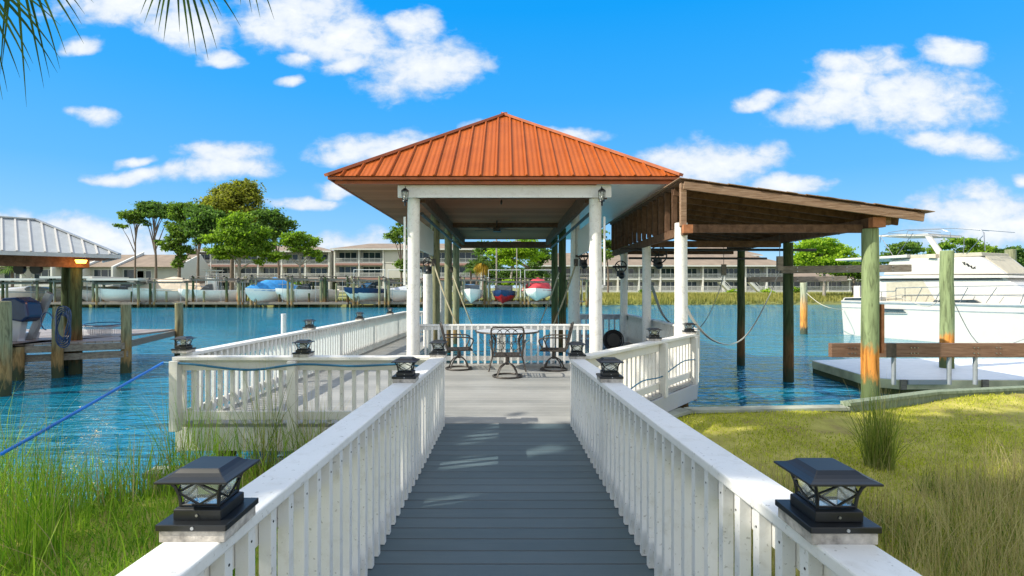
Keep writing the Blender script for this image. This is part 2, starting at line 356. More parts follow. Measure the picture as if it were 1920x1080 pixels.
for k_ in ('ceil', 'brown', 'grey_wood', 'fascia_wood', 'pile_g', 'pile_d', 'pile_near'): M[k_].node_tree.nodes['Principled BSDF'].inputs['Specular IOR Level'].default_value = .08
M['dockplank'] = planks('old_grey_dock_planks', 0, .15, (.16, .13, .11), (.32, .28, .25), .03, wear=.3)
def water():
    n = NT('canal_water'); v = n.tc('Object')
    n.col(n.ramp(n.noise(.12, 4), [(.35, (.0, .11, .185)), (.65, (.0, .165, .25))]))
    n.set(Roughness=.03); n.b.inputs['IOR'].default_value = 2.9; n.b.inputs['Specular Tint'].default_value = (.35, .88, 1.0, 1)
    a = n.noise(1.0, 3, .5, n.map(v, (.75, 2.2, 1)), .5); b = n.noise(2.6, 3, .5, n.map(v, (.8, 2.6, 1)), .6); c = n.noise(.3, 2, .5, n.map(v, (1, 1.6, 1)))
    h = n.math('ADD', n.math('ADD', n.math('MULTIPLY', a, 1.0), n.math('MULTIPLY', b, .55)), n.math('MULTIPLY', c, 1.2))
    n.bump(h, 1.0, .11); return n.m
M['water'] = water()
def soil():
    n = NT('turf_soil'); v = n.tc()
    c = n.ramp(n.noise(2.2, 7, .65), [(.3, (.26, .20, .07)), (.5, (.36, .34, .06)), (.72, (.58, .50, .15))])
    n.col(c); n.set(Roughness=.95); n.bump(n.noise(25, 5, .7), .8, .03); return n.m
M['soil'] = soil()
M['farland'] = simple('far_shore_turf', (.19, .20, .06), .95, var=.4, scale=.08)
M['concrete'] = simple('green_stained_concrete', (.30, .32, .26), .9, var=.3, scale=3, bump=.5, bscale=20)
M['bulk'] = wood('green_bulkhead_boards', (.10, .14, .09), (.26, .31, .22), (6, 6, 1))
M['float_side'] = simple('yellowed_float_side', (.55, .50, .30), .7, var=.35, scale=2, bump=.3)
M['float_top'] = simple('white_float_top', (.74, .76, .78), .45, var=.06)
M['float_dark'] = simple('float_waterline_growth', (.06, .07, .02), .9)

# ------------------------------------------------------------------ the setting: water, land
WZ = -2.10; DK = -1.46
MB().add([(-900, -60, WZ), (900, -60, WZ), (900, 420, WZ), (-900, 420, WZ)], [(0, 1, 2, 3)]).build('water', M['water'])
tag(bpy.data.objects['water'], 'blue rippled canal water between the docks', None, None, 'structure')
SH = [(-60, 3.0), (-12, 4.0), (-7, 4.5), (-5, 4.75), (-4.2, 5.0), (-3.5, 5.45), (-3.3, 5.6), (.9, 5.9), (2.0, 7.1), (2.6, 7.62), (5.0, 7.8), (7.0, 8.65), (9.2, 9.1), (60, 12)]
def shore(x):
    for (a, b), (c, d) in zip(SH, SH[1:]):
        if a <= x <= c: return b + (d - b) * (x - a) / (c - a)
    return SH[0][1] if x < SH[0][0] else SH[-1][1]
def ground_z(x, y):
    s = shore(x) - y
    z = -1.80 + .03 * math.sin(x * .9 + y * .7) + .02 * math.sin(x * 2.3 - y * 1.9)
    if x < -2.2 or x < 0.9 and x < -1: z -= .10
    if x < -3.0:
        t = max(0, min(1, 1 - s / 1.6)); z -= .28 * t * t
    if s < 0: z = -2.7
    return z
def ground():
    xs = np.unique(np.concatenate([np.arange(-60, -12, 1.5), np.arange(-12, 13, .16), np.arange(13, 62, 1.5)]))
    ys = np.unique(np.concatenate([np.arange(-60, -2, 2.0), np.arange(-2, 12.2, .12)]))
    V = [(x, y, ground_z(x, y)) for y in ys for x in xs]; nx = len(xs)
    Fc = [(j*nx+i, j*nx+i+1, (j+1)*nx+i+1, (j+1)*nx+i) for j in range(len(ys)-1) for i in range(nx-1)]
    o = np_mesh('ground', V, Fc, M['soil']); o.data.polygons.foreach_set('use_smooth', [True]*len(Fc)); tag(o, kind='structure')
ground()
def farshore():
    b = MB()
    edge = [(-900, 58.5), (-14, 58.5), (3, 59.5), (8, 64), (16, 66), (40, 67), (70, 70), (900, 74)]
    for i in range(len(edge) - 1):
        (x0, y0), (x1, y1) = edge[i], edge[i+1]
        rows = [(0, -2.6), (1.0, -1.75), (8, -1.35), (30, -.85), (120, -.7), (2500, -.6)]
        for (a, za), (c, zc) in zip(rows, rows[1:]):
            b.add([(x0, y0+a, za), (x1, y1+a, za), (x1, y1+c, zc), (x0, y0+c, zc)], [(0, 1, 2, 3)])
    tag(b.build('far_bank', M['farland'], smooth=True), kind='structure')
farshore()

# grass blades -------------------------------------------------------
def blades(name, pts, h, w, lean, mat, parent=None, curve=.5, yaw=None):
    n = len(pts); pts = np.asarray(pts, float); h = np.asarray(h, float) * np.ones(n); w = np.asarray(w, float) * np.ones(n)
    a = RNG.uniform(0, 2*PI, n); ld = RNG.uniform(0, 2*PI, n) if yaw is None else yaw + RNG.normal(0, .5, n)
    ln = np.abs(RNG.normal(0, 1, n)) * lean
    sx = np.cos(a)*w/2; sy = np.sin(a)*w/2; dx = np.cos(ld)*ln*h; dy = np.sin(ld)*ln*h
    V = np.zeros((n, 8, 3)); hs = [0, .4, .75, 1.0]; ws = [1, .85, .55, .06]
    for k in range(4):
        t = hs[k]; cx = pts[:, 0] + dx*(t*(1-curve)+curve*t*t); cy = pts[:, 1] + dy*(t*(1-curve)+curve*t*t); cz = pts[:, 2] + h*(t - .35*t*t*np.minimum(ln, 1.2)*1.0)
        V[:, 2*k, 0] = cx - sx*ws[k]; V[:, 2*k, 1] = cy - sy*ws[k]; V[:, 2*k, 2] = cz
        V[:, 2*k+1, 0] = cx + sx*ws[k]; V[:, 2*k+1, 1] = cy + sy*ws[k]; V[:, 2*k+1, 2] = cz
    base = (np.arange(n)*8)[:, None, None]; q = np.array([[0, 1, 3, 2], [2, 3, 5, 4], [4, 5, 7, 6]])[None]
    return np_mesh(name, V.reshape(-1, 3), (base + q).reshape(-1, 4), mat, parent)
def scatter(n, x0, x1, y0, y1, fn=None):
    out = []
    while len(out) < n:
        x = random.uniform(x0, x1); y = random.uniform(y0, y1)
        if y > shore(x) - .02: continue
        if fn and not fn(x, y): continue
        out.append((x, y, ground_z(x, y) - .01))
    return out
# lawn right of the walkway
p = scatter(85000, .95, 12.5, 1.2, 9.4, lambda x, y: x < 1.05 * y + 2.0 and random.random() < min(1, 5.0 / y) and random.random() < .62 + .5 * math.sin(x * 1.7 + 1.3 * math.sin(y * 1.3)) * math.cos(y * 1.9 + x * .6) + .25 * math.sin(x * 5.1 - y * 4.3))
tag(blades('lawn', p, RNG.uniform(.02, .055, len(p)), RNG.uniform(.006, .012, len(p)), .8, M['grass_r']), 'short sunlit lawn right of the walkway', None, None, 'stuff')
# wispy seed grass at lower right
def wisp(x, y):
    return x > 1.35 and y < 4.9 and x < 1.05 * y + 1.2 and (math.sin(x*3.1+1)*math.cos(y*2.7) > -.35)
p = scatter(6500, 1.2, 5.5, 1.5, 4.8, wisp)
tag(blades('seed_grass', p, RNG.uniform(.15, .66, len(p)), RNG.uniform(.002, .005, len(p)), .38, M['grass_dry'], curve=.7), 'thin dry seed grass in the lower right foreground', None, None, 'stuff')
p = scatter(7500, 1.2, 5.5, 1.4, 4.8, wisp)
tag(blades('rough_grass', p, RNG.uniform(.08, .30, len(p)), RNG.uniform(.004, .008, len(p)), .55, M['reed'], curve=.7), 'rough green grass in the lower right foreground', None, None, 'stuff')
# bank grass at left
p = scatter(26000, -6.5, -.85, 1.0, 5.5, lambda x, y: x > -1.1 * y - 1.2 and (y < 4.6 or x < -3.4 or random.random() < .4))
tag(blades('bank_turf', p, RNG.uniform(.05, .17, len(p)), RNG.uniform(.005, .011, len(p)), .95, M['grass_l'], curve=.8), 'lush green grass on the bank left of the walkway', None, None, 'stuff')
def dens(x, y):
    s = shore(x) - y
    if x > -3.3 and random.random() < .72: return False
    return random.random() < (.5 if s < .7 else .07) and x > -1.1*y - .5
p = scatter(1500, -6.4, -1.6, 2.2, 5.55, dens)
tag(blades('bank_reeds', p, RNG.uniform(.25, .75, len(p)), RNG.uniform(.005, .010, len(p)), .38, M['grass_l'], curve=.6), 'tall green reeds along the water edge at left', None, None, 'stuff')
p = scatter(650, -6.4, -1.0, 2.2, 5.55, dens)
tag(blades('dry_reeds', p, RNG.uniform(.3, .85, len(p)), RNG.uniform(.004, .008, len(p)), .5, M['grass_dry'], curve=.7), 'dry straw stems among the reeds at left', None, None, 'stuff')
# individual grass clumps
def clump(x, y, n, h, r, lab, mat='reed', dry=0, group=None, lean=.28):
    t = thing('grass_clump', lab, 'grass clump', (x, y, ground_z(x, y)), group=group)
    a = RNG.uniform(0, 2*PI, n); rr = np.sqrt(RNG.uniform(0, 1, n))*r
    pts = np.stack([np.cos(a)*rr, np.sin(a)*rr, np.zeros(n)], 1)
    blades('blades', pts, RNG.uniform(.45, 1, n)*h, RNG.uniform(.004, .009, n), lean, M[mat], t, .6)
    if dry:
        a = RNG.uniform(0, 2*PI, dry); rr = np.sqrt(RNG.uniform(0, 1, dry))*r
        blades('seed_stems', np.stack([np.cos(a)*rr, np.sin(a)*rr, np.zeros(dry)], 1), RNG.uniform(.8, 1.35, dry)*h, RNG.uniform(.003, .005, dry), lean*1.3, M['grass_dry'], t, .6)
clump(3.75, 5.35, 330, .86, .13, 'tall dark green spiky grass clump standing on the lawn', dry=45, lean=.34)
clump(-2.35, 5.25, 60, 1.25, .12, 'sparse tall grass tuft in front of the left deck skirt', 'reed', 14, lean=.3)
clump(-1.95, 5.30, 80, .95, .16, 'reddish dry grass tuft below the middle of the front railing', 'reed', 40, lean=.5)
clump(-3.15, 5.25, 110, 1.2, .16, 'bright green grass tuft at the left corner post', 'grass_l', 20, lean=.3)
clump(-4.35, 4.5, 160, 1.0, .2, 'tall bright grass tuft at the far left edge', 'grass_l', 10, lean=.35)
clump(-3.35, 3.75, 150, 1.0, .2, 'tall bright grass tuft nearest the lower left corner', 'grass_l', 12, lean=.38)
clump(-3.75, 4.35, 120, 1.0, .18, 'tall green tuft just left of where the blue hose meets the bank', 'grass_l', 14, lean=.4)
clump(-4.1, 4.2, 120, 1.3, .22, 'tallest pale reed tuft at the left edge above the blue hose', 'grass_l', 26, lean=.42)
clump(-4.7, 4.75, 90, 1.35, .25, 'loose reed tuft leaning over the water at the left edge', 'grass_l', 22, lean=.5)
clump(-2.6, 4.7, 80, 1.0, .16, 'thin green tuft between the corner post and the nearest post light', 'grass_l', 24, lean=.4)

# ------------------------------------------------------------------ deck and walkway
DECK = [(-3.52, 5.72), (.86, 5.72), (2.95, 8.35), (3.42, 9.6), (3.42, 15.2), (1.98, 15.2), (1.98, 10.42), (-1.98, 10.42), (-1.98, 16.6), (-3.12, 16.6)]
def deckpoly(poly, z1, z0): return MB().prism(poly, z0, z1, lambda a, b, c: (a, b, c))
o = deckpoly([(-3.52, 5.75), (.86, 5.75), (2.95, 8.35), (3.42, 9.6), (3.42, 10.42), (-3.35, 10.42)], DK, DK - .035).build('deck', M['deckm']); tag(o, 'pale grey painted wooden deck under and before the pavilion', kind='structure')
o = deckpoly([(-3.35, 10.424), (-1.98, 10.424), (-1.98, 16.6), (-3.12, 16.6)], DK, DK - .035).build('left_pier_deck', M['deckm']); tag(o, kind='structure')
o = deckpoly([(1.98, 10.424), (3.42, 10.424), (3.42, 15.2), (1.98, 15.2)], DK - .002, DK - .035).build('right_pier_deck', M['deckdark']); tag(o, kind='structure')
o = MB().box(-.80, .86, -1.5, 5.745, DK - .035, DK - .004).build('walkway', M['walk']); tag(o, 'blue grey painted plank walkway leading to the deck', kind='structure')
# skirt boards, joists and piles carrying the deck
SK = thing('deck_framing', 'white and grey skirt boards and dark piles below the deck', 'deck framing')
def skirt(p, q, mat, z1=DK - .04, z0=DK - .32, t=.04): MB().beam((p[0], p[1], (z0+z1)/2), (q[0], q[1], (z0+z1)/2), t, z1 - z0).build('skirt_board', M[mat], SK, bevel=.004)
skirt((-3.54, 5.75), (-.84, 5.75), 'white_worn', z0=DK-.29); skirt((-3.56, 5.78), (-3.14, 16.6), 'white_worn'); skirt((.89, 5.78), (2.98, 8.35), 'grey_skirt', z0=DK-.27)
skirt((2.98, 8.37), (3.45, 9.6), 'grey_skirt'); skirt((3.45, 9.62), (3.45, 15.2), 'white_worn'); skirt((-1.96, 10.44), (1.96, 10.44), 'white_worn')
skirt((-1.96, 10.46), (-1.96, 16.6), 'grey_skirt'); skirt((1.96, 10.46), (1.96, 15.2), 'grey_skirt')
for x, y in [(-3.3, 6.3), (-3.2, 9), (-3.05, 12), (-3.0, 16), (-1.5, 6.3), (1.1, 6.4), (2.75, 8.35), (3.2, 9.8), (3.3, 12.6), (3.3, 15), (0, 8), (-1.5, 9.8), (1.5, 9.8), (2.1, 7.6)]:
    MB().cyl((x, y), .11, -2.8, DK - .04, 12).build('pile', M['pile_d'], SK, True)
MB().box(-.78, .84, .3, 5.7, DK - .22, DK - .04).build('joist', M['grey_wood'], SK)
# bulkheads
def bulkhead(name, pts, lab, h0, ztop, w, mat, capmat, group=None):
    t = thing(name, lab, 'bulkhead', group=group); b = MB(); c = MB()
    for (x0, y0), (x1, y1) in zip(pts, pts[1:]):
        b.beam((x0, y0+.05, (h0+ztop)/2), (x1, y1+.05, (h0+ztop)/2), .08, ztop - h0); c.beam((x0, y0+.05, ztop+.02), (x1, y1+.05, ztop+.02), w, .05)
    b.build('wall_boards', M[mat], t); c.build('cap', M[capmat], t, bevel=.005)
bulkhead('bulkhead', [(1.6, 6.75), (2.6, 7.62), (5.0, 7.8)], 'low concrete topped bulkhead between lawn and water beside the deck', -2.6, -1.78, .20, 'bulk', 'concrete')
bulkhead('bulkhead', [(5.0, 7.8), (7.0, 8.65), (9.2, 9.1), (14, 9.4)], 'green weathered timber bulkhead along the lawn by the big piling', -2.6, -1.72, .16, 'bulk', 'bulk')
bulkhead('bulkhead', [(-3.7, 5.48), (-1.0, 5.55)], 'grey concrete bulkhead strip under the left end of the deck', -2.6, -1.93, .24, 'concrete', 'concrete')

# ------------------------------------------------------------------ railings
def railing(lab, p, q, ztop0, ztop1, zf=DK, side=1, capw=.145, posts=(0, 1), mats=('white', 'white'), spacing=.127, gap=.0, subh=.11, bal_front=True, group='white wooden railings', postdown=.05, capext=.0, screws=False):
    """side: +1 puts balusters left of direction p->q"""
    t = thing('railing', lab, 'railing', (p[0], p[1], zf), group=group); O = Vector((p[0], p[1], zf))
    P0 = Vector((p[0], p[1], 0)); Q0 = Vector((q[0], q[1], 0)); L = (Q0 - P0).length; d = (Q0 - P0) / L; nrm = Vector((-d.y, d.x, 0)) * side
    def at(s, off, z): v = P0 + d * s + nrm * off - O; v.z = z - zf; return v
    zt = lambda s: ztop0 + (ztop1 - ztop0) * s / L
    c = MB(); c.beam(at(-capext, 0, zt(0) - .019), at(L + capext, 0, zt(L) - .019), capw, .038); c.build('cap_rail', M[mats[0]], t, bevel=.006)
    MB().beam(at(0, 0.0, zt(0) - .040 - subh/2), at(L, 0.0, zt(L) - .040 - subh/2), .038, subh).build('top_rail', M[mats[1]], t, bevel=.003)
    MB().beam(at(0, 0.0, zf + .10), at(L, 0.0, zf + .10), .038, .09).build('bottom_rail', M[mats[1]], t, bevel=.003)
    ns = int((L - .1) / spacing)
    for i in range(ns + 1):
        s = .06 + (L - .12) * i / ns; s += random.uniform(-.004, .004)
        bm_ = MB().beam(at(s, .0405, zf + gap), at(s + random.uniform(-.003, .003), .0405, zt(s) - .041), .038, .038, up=nrm)
        if screws:
            zs = zt(s) - random.uniform(.075, .10); ds = random.uniform(-.006, .006); bm_.tube([at(s + ds, .0595, zs), at(s + ds, .0612, zs)], .0042, 6)
        bo = bm_.build('baluster', M[mats[0]], t, bevel=.0025)
        if screws:
            bo.data.materials.append(M['black'])
            for pl in bo.data.polygons[-8:]: pl.material_index = 1
    for f in posts:
        s = f * L; MB().beam(at(s, -.066, zf - postdown), at(s, -.066, zt(s) - .042), .089, .089, up=nrm).build('post', M[mats[1]], t, bevel=.004)
    return t
# walkway rails (shaded foreground); balusters face the walkway
railing('long white railing along the left edge of the plank walkway', (-.790, .55), (-.703, 5.68), -.612, -.722, screws=True, side=-1, posts=(.165, .655, .985))
railing('long white railing along the right edge of the plank walkway', (.850, .55), (.745, 5.68), -.610, -.740, screws=True, side=1, posts=(.165, .655, .985))
railing('white railing facing the viewer at the left front of the deck', (-3.52, 5.70), (-.79, 5.70), -.728, -.728, side=1, posts=(.012, .465), mats=('white_worn', 'cream'), capw=.15)
railing('long white railing along the left side of the pier, above the water', (-3.47, 5.80), (-3.08, 16.5), -.70, -.72, side=-1, posts=(.0, .22, .44, .66, .88), mats=('white', 'white'))
railing('angled white railing with grey skirt right of the walkway', (.86, 5.82), (2.93, 8.42), -.735, -.72, side=1, posts=(.62, .985), mats=('white_worn', 'cream'), capw=.15)
railing('white railing behind the patio table between two pavilion posts', (-1.86, 10.33), (1.70, 10.33), -.70, -.70, side=-1, posts=(.0, .5, .78, 1), mats=('white', 'white'), capw=.10, subh=.07)
railing('white railing along the right side pier behind the corner', (3.0, 8.6), (3.38, 9.6), -.72, -.72, side=1, posts=(0, 1), mats=('white_worn', 'cream'), spacing=.11)
railing('white picket railing along the right pier between the white posts', (3.38, 9.7), (3.38, 15.1), -.72, -.72, side=1, posts=(0, .5, 1), mats=('white_worn', 'cream'), spacing=.105)
railing('low white railing closing the back of the left pier', (-3.05, 16.5), (-2.0, 16.5), -.72, -.72, side=-1, posts=(0, 1))
railing('dark blue grey railing at the back of the right pier', (2.05, 15.1), (3.3, 15.1), -.74, -.74, side=-1, posts=(0, 1), mats=('gelgrey', 'gelgrey'), spacing=.15)

# ------------------------------------------------------------------ solar post cap lights
def make_lamp():
    t = thing('post_light', '', 'post light')
    def sq(w, z): return [(-w/2, -w/2, z), (w/2, -w/2, z), (w/2, w/2, z), (-w/2, w/2, z)]
    MB().box(-.082, .082, -.082, .082, 0, .030).build('wood_block', M['plate'], t, bevel=.003)
    MB().box(-.0875, .0875, -.0875, .0875, .0305, .0465).build('base_plate', M['black'], t, bevel=.002)
    b = MB().box(-.060, .060, -.060, .060, .047, .072); b.hexa(sq(.120, .0725), sq(.104, .077)); b.build('base_step', M['black'], t, bevel=.0015)
    # lantern cage: curved corner bars, crossing bars
    z0, z1 = .078, .146
    prof = [(.048, z0), (.0485, z0+.012), (.051, z0+.032), (.057, z0+.052), (.066, z1)]
    fr = MB()
    for sx, sy in ((-1, -1), (1, -1), (1, 1), (-1, 1)):
        fr.tube([(sx*(r), sy*(r), z) for r, z in prof], .0042, 6)
    def face(k):
        c, s = [(1, 0), (0, 1), (-1, 0), (0, -1)][k]
        def T(a, w, z): x, y = a, -w; return (x*c - y*s, x*s + y*c, z)
        def wat(z):
            for (r0, a0), (r1, a1) in zip(prof, prof[1:]):
                if a0 <= z <= a1 + 1e-6: return r0 + (r1 - r0) * (z - a0) / (a1 - a0)
            return prof[-1][0]
        zm = z0 + .036
        for sg in (-1, 1):
            fr.tube([T(sg*wat(zm), wat(zm), zm), T(0, wat(z1-.004), z1-.004)], .0030, 5)
            fr.tube([T(sg*wat(zm), wat(zm), zm), T(0, wat(z0+.004), z0+.004)], .0030, 5)
        fr.tube([T(-.048, .048, z0+.003), T(.048, .048, z0+.003)], .0032, 5)
    for k in range(4): face(k)
    fr.build('cage', M['black'], t, True)
    g = MB(); g.hexa(sq(.082, z0+.001), sq(.100, z1-.001)); g.build('glass', M['glass'], t)
    cp = MB(); ring = [(.180, .1465), (.180, .1520), (.160, .1545), (.138, .1585), (.118, .1645), (.104, .1705), (.098, .1730)]
    for i, (w, z) in enumerate(ring):
        for v in sq(w, z): cp.v.append(v)
    cp.f.append((3, 2, 1, 0)); n = len(ring)
    for i in range(n-1):
        for k in range(4): cp.f.append((i*4+k, i*4+(k+1) % 4, (i+1)*4+(k+1) % 4, (i+1)*4+k))
    cp.f.append(tuple((n-1)*4+k for k in range(4))); cp.build('cap', M['black'], t, bevel=.0015)
    MB().tube([(0, -.0605, .059), (0, -.063, .059)], .0035, 10).build('screw', M['steel'], t)
    MB().tube([(.004, -.0875, .0385), (.004, -.0895, .0385)], .0042, 10).build('screw', M['grey_metal'], t)
    return t
lamp0 = make_lamp(); first = [True]
def lamp(x, y, z, lab, rz=0.0):
    o = lamp0 if first[0] else copy_tree(lamp0); first[0] = False
    o.location = (x, y, z); o.rotation_euler = (0, 0, rz); o['label'] = lab; o['group'] = 'black solar lights on the railing posts'
def rl(y): return -.790 + (.087) * (y - .55) / 5.13, -.612 - .110 * (y - .55) / 5.13
def rr(y): return .850 - .105 * (y - .55) / 5.13, -.610 - .130 * (y - .55) / 5.13
lamp(rl(1.40)[0], 1.40, rl(1.4)[1], 'large nearest black post light on the left walkway rail, in the foreground', R(0))
lamp(rr(1.39)[0], 1.39, rr(1.39)[1], 'large nearest black post light on the right walkway rail, in the foreground', R(0))
lamp(rl(3.92)[0], 3.92, rl(3.92)[1], 'second black post light along the left walkway rail')
lamp(rr(4.0)[0], 4.0, rr(4.0)[1], 'second black post light along the right walkway rail')
lamp(rl(5.6)[0], 5.6, rl(5.6)[1], 'black post light at the far end of the left walkway rail')
lamp(rr(5.6)[0], 5.6, rr(5.6)[1], 'black post light at the far end of the right walkway rail')
lamp(-2.16, 5.70, -.728, 'black post light in the middle of the front-facing left deck railing')
lamp(-3.50, 5.80, -.70, 'black post light at the left corner of the deck railing over the water')
lamp(-3.47+.39*.315, 9.1, -.706, 'first black post light along the long left pier railing beside the white pipe')
lamp(-3.47+.39*.55, 11.9, -.71, 'middle black post light along the long left pier railing')
lamp(-3.47+.39*.78, 14.6, -.715, 'last black post light along the left pier railing, near the pavilion post')
lamp(2.06, 7.40, -.727, 'black post light halfway along the angled right railing')
lamp(2.90, 8.42, -.722, 'black post light at the outer corner of the right railing by the thick white post')

# blue hoses along the rails
def hose(name, pts, r, mat, lab, cat='hose'):
    b = MB().tube(pts, r, 8); return tag(b.build(name, M[mat], None, True), lab, cat)
def smooth(pts, n=8):
    pts = [Vector(p) for p in pts]; out = []
    for i in range(len(pts)-1):
        p0 = pts[max(i-1, 0)]; p1 = pts[i]; p2 = pts[i+1]; p3 = pts[min(i+2, len(pts)-1)]
        for k in range(n):
            t = k / n; out.append(.5*((2*p1)+(p2-p0)*t+(2*p0-5*p1+4*p2-p3)*t*t+(3*p1-p0-3*p2+p3)*t**3))
    return out + [pts[-1]]
hose('hose', smooth([(-3.62, 5.64, -.79), (-3.3, 5.60, -.80), (-2.7, 5.60, -.86), (-2.16, 5.585, -.80), (-1.6, 5.60, -.82), (-1.1, 5.60, -.80), (-.88, 5.60, -.83)]), .012, 'teal_rope', 'thin blue hose strung under the cap of the front-facing left railing')
hose('hose', smooth([(-3.62, 5.64, -.79), (-3.68, 5.2, -.92), (-3.72, 4.6, -1.08), (-3.70, 3.9, -1.22), (-3.66, 3.0, -1.38), (-3.6, 1.8, -1.62), (-3.5, .6, -1.85)]), .014, 'blue_rope', 'bright blue hose running from the railing corner down to the lower left bank')
hose('hose', smooth([(1.40, 6.35, -1.28), (1.75, 6.85, -1.20), (2.12, 7.30, -1.22), (2.4, 7.7, -1.17), (2.7, 8.05, -1.10), (2.98, 8.33, -1.12)]), .009, 'teal_rope', 'thin blue grey hose along the outside of the angled right railing')

# ------------------------------------------------------------------ pavilion
PV = thing('pavilion', 'hip roofed boat slip pavilion with orange metal roof and white posts', 'pavilion', (0, 10, DK))
def pv(mb, name, mat, smooth_=False, bevel=0, parent=None):
    o = mb.build(name, M[mat], None, smooth_, bevel); o.parent = parent or PV
    if not parent: o.matrix_parent_inverse = Matrix.Translation((0, -10, -DK))
    return o
EX0, EX1, EY0, EY1, EZ = -3.27, 3.20, 9.72, 21.2, 2.045
AX = (EX0 + EX1) / 2; RY0 = 12.95; RY1 = 18.0; RZ = 4.20
def roof():
    b = MB(); A = [(EX0, EY0, EZ), (EX1, EY0, EZ), (EX1, EY1, EZ), (EX0, EY1, EZ)]; r0 = (AX, RY0, RZ); r1 = (AX, RY1, RZ)
    b.add(A + [r0, r1], [(0, 1, 4), (1, 2, 5, 4), (2, 3, 5), (3, 0, 4, 5), (3, 2, 1, 0)])
    rf = pv(b, 'roof', 'orange')
    ribs = MB()
    # front ribs, clipped by the hips
    x = AX - 11.5 * .281
    while x < EX1 - .05:
        t = 1 - abs(x - AX) / ((EX1 - EX0) / 2)
        if t > .02:
            y1 = EY0 + (RY0 - EY0) * t; z1 = EZ + (RZ - EZ) * t
            n = Vector((0, -(RZ-EZ), (RY0-EY0))).normalized() * .008
            w = .016; p = Vector((x, EY0 - .02, EZ - .013)) + n; q = Vector((x, y1, z1)) + n
            u = n.normalized()
            ribs.add([p+Vector((-w*1.6,0,0)), p+Vector((w*1.6,0,0)), p+u*.028+Vector((w*.6,0,0)), p+u*.028-Vector((w*.6,0,0)),
                      q+Vector((-w*1.6,0,0)), q+Vector((w*1.6,0,0)), q+u*.028+Vector((w*.6,0,0)), q+u*.028-Vector((w*.6,0,0))],
                     [(0,1,2,3),(7,6,5,4),(0,4,5,1),(1,5,6,2),(2,6,7,3),(3,7,4,0)])
        x += .281
    for sx, ex in ((-1, EX0), (1, EX1)):
        y = EY0 + .3
        while y < EY1 - .1:
            t = min(1, (y - EY0) / (RY0 - EY0), (EY1 - y) / (EY1 - RY1)); xx = ex + (AX - ex) * t; zz = EZ + (RZ - EZ) * t
            ribs.beam((ex, y, EZ + .012), (xx, y, zz + .012), .04, .035); y += .30
    pv(ribs, 'roof_ribs', 'orange')
    hips = MB()
    for a in A[:2]: hips.beam(Vector(a) + Vector((0, 0, .02)), Vector(r0) + Vector((0, 0, .03)), .15, .055)
    for a in A[2:]: hips.beam(Vector(a) + Vector((0, 0, .03)), Vector(r1) + Vector((0, 0, .035)), .13, .03)
    hips.beam((AX, RY0 - .05, RZ + .035), (AX, RY1, RZ + .035), .16, .035)
    pv(hips, 'ridge_cap', 'orange_trim')
    # fascia in two steps
    f = MB(); 
    for (e, z0, z1) in ((.0, 1.985, 2.03), (-.10, 1.92, 1.983)):
        x0, x1, y0, y1 = EX0 - e + .02, EX1 + e - .02, EY0 - e + .02, EY1 + e - .02
        f.box(x0, x1, y0, y0+.03, z0, z1); f.box(x0, x0+.03, y0+.031, y1, z0, z1); f.box(x1-.03, x1, y0+.031, y1, z0, z1); f.box(x0+.031, x1-.031, y1-.03, y1, z0, z1)
    pv(f, 'fascia', 'orange_trim')
roof()
pv(MB().box(EX0+.14, 1.70, EY0+.152, EY1-.16, 1.935, 1.96), 'ceiling', 'ceil')
pv(MB().box(1.705, EX1-.14, EY0+.152, EY1-.16, 1.933, 1.96), 'soffit', 'white')
# front beam with lower trim
pv(MB().box(-2.02, 1.98, 9.98, 10.06, 1.70, 1.925), 'front_beam', 'white', bevel=.004)
pv(MB().box(-1.64, 1.62, 9.94, 9.978, 1.69, 1.735), 'beam_trim', 'white', bevel=.003)
pv(MB().box(-2.0, 1.96, 10.30, 10.36, 1.72, 1.925), 'back_of_front_beam', 'brown')
# side beams and end beam
for sx in (-1.62, 1.60): pv(MB().box(sx-.05, sx+.05, 10.4, 20.6, 1.66, 1.93), 'side_beam', 'brown')
pv(MB().box(-1.95, 1.95, 20.7, 20.85, 1.56, 1.80), 'end_beam', 'brown')
pv(MB().box(-1.57, 1.55, 15.9, 16.0, 1.80, 1.93), 'cross_beam', 'brown')
def post(x, y, r, z0, z1, mat, lean=0, name='post', parent=None):
    pts = [(x + lean*(z-z0)/(z1-z0) + random.uniform(-.006, .006), y + random.uniform(-.006, .006), z) for z in np.linspace(z0, z1, 7)]
    return pv(MB().tube(pts, [r*(1.04-.08*i/6) for i in range(7)], 20), name, mat, True, parent=parent)
post(-1.765, 10.19, .122, DK, 1.70, 'pile_w', .01); post(1.725, 10.19, .122, DK, 1.70, 'pile_w', -.01)
for y in (14.1, 17.3, 20.0):
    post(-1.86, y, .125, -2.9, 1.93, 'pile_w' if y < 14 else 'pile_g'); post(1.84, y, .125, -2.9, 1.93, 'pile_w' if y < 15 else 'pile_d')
post(-1.95, 13.4, .12, -2.9, .35, 'pile_w'); post(-2.02, 16.6, .12, -2.9, .2, 'pile_w'); post(2.05, 16.4, .12, -2.9, .2, 'pile_w')
# conduit on the front posts, and the pale lift gear panels
for sx in (-1, 1):
    x0 = -1.765 if sx < 0 else 1.725
    pv(MB().tube([(x0+sx*.15, 10.12, 1.35), (x0+sx*.15, 10.12, .05)], .022, 8), 'conduit', 'white', True)
    pv(MB().box(x0+sx*.10-.03, x0+sx*.10+.03, 10.1, 10.2, .0, .06), 'conduit_box', 'white')
    pv(MB().box(sx*1.80-.02, sx*1.80+.02, 11.0, 13.2, .80, 1.40), 'lift_panel', 'cream', bevel=.004)
    pv(MB().tube([(sx*1.72, 10.9, 1.52), (sx*1.72, 20.4, 1.52)], .035, 8), 'lift_shaft', 'darkmetal', True)
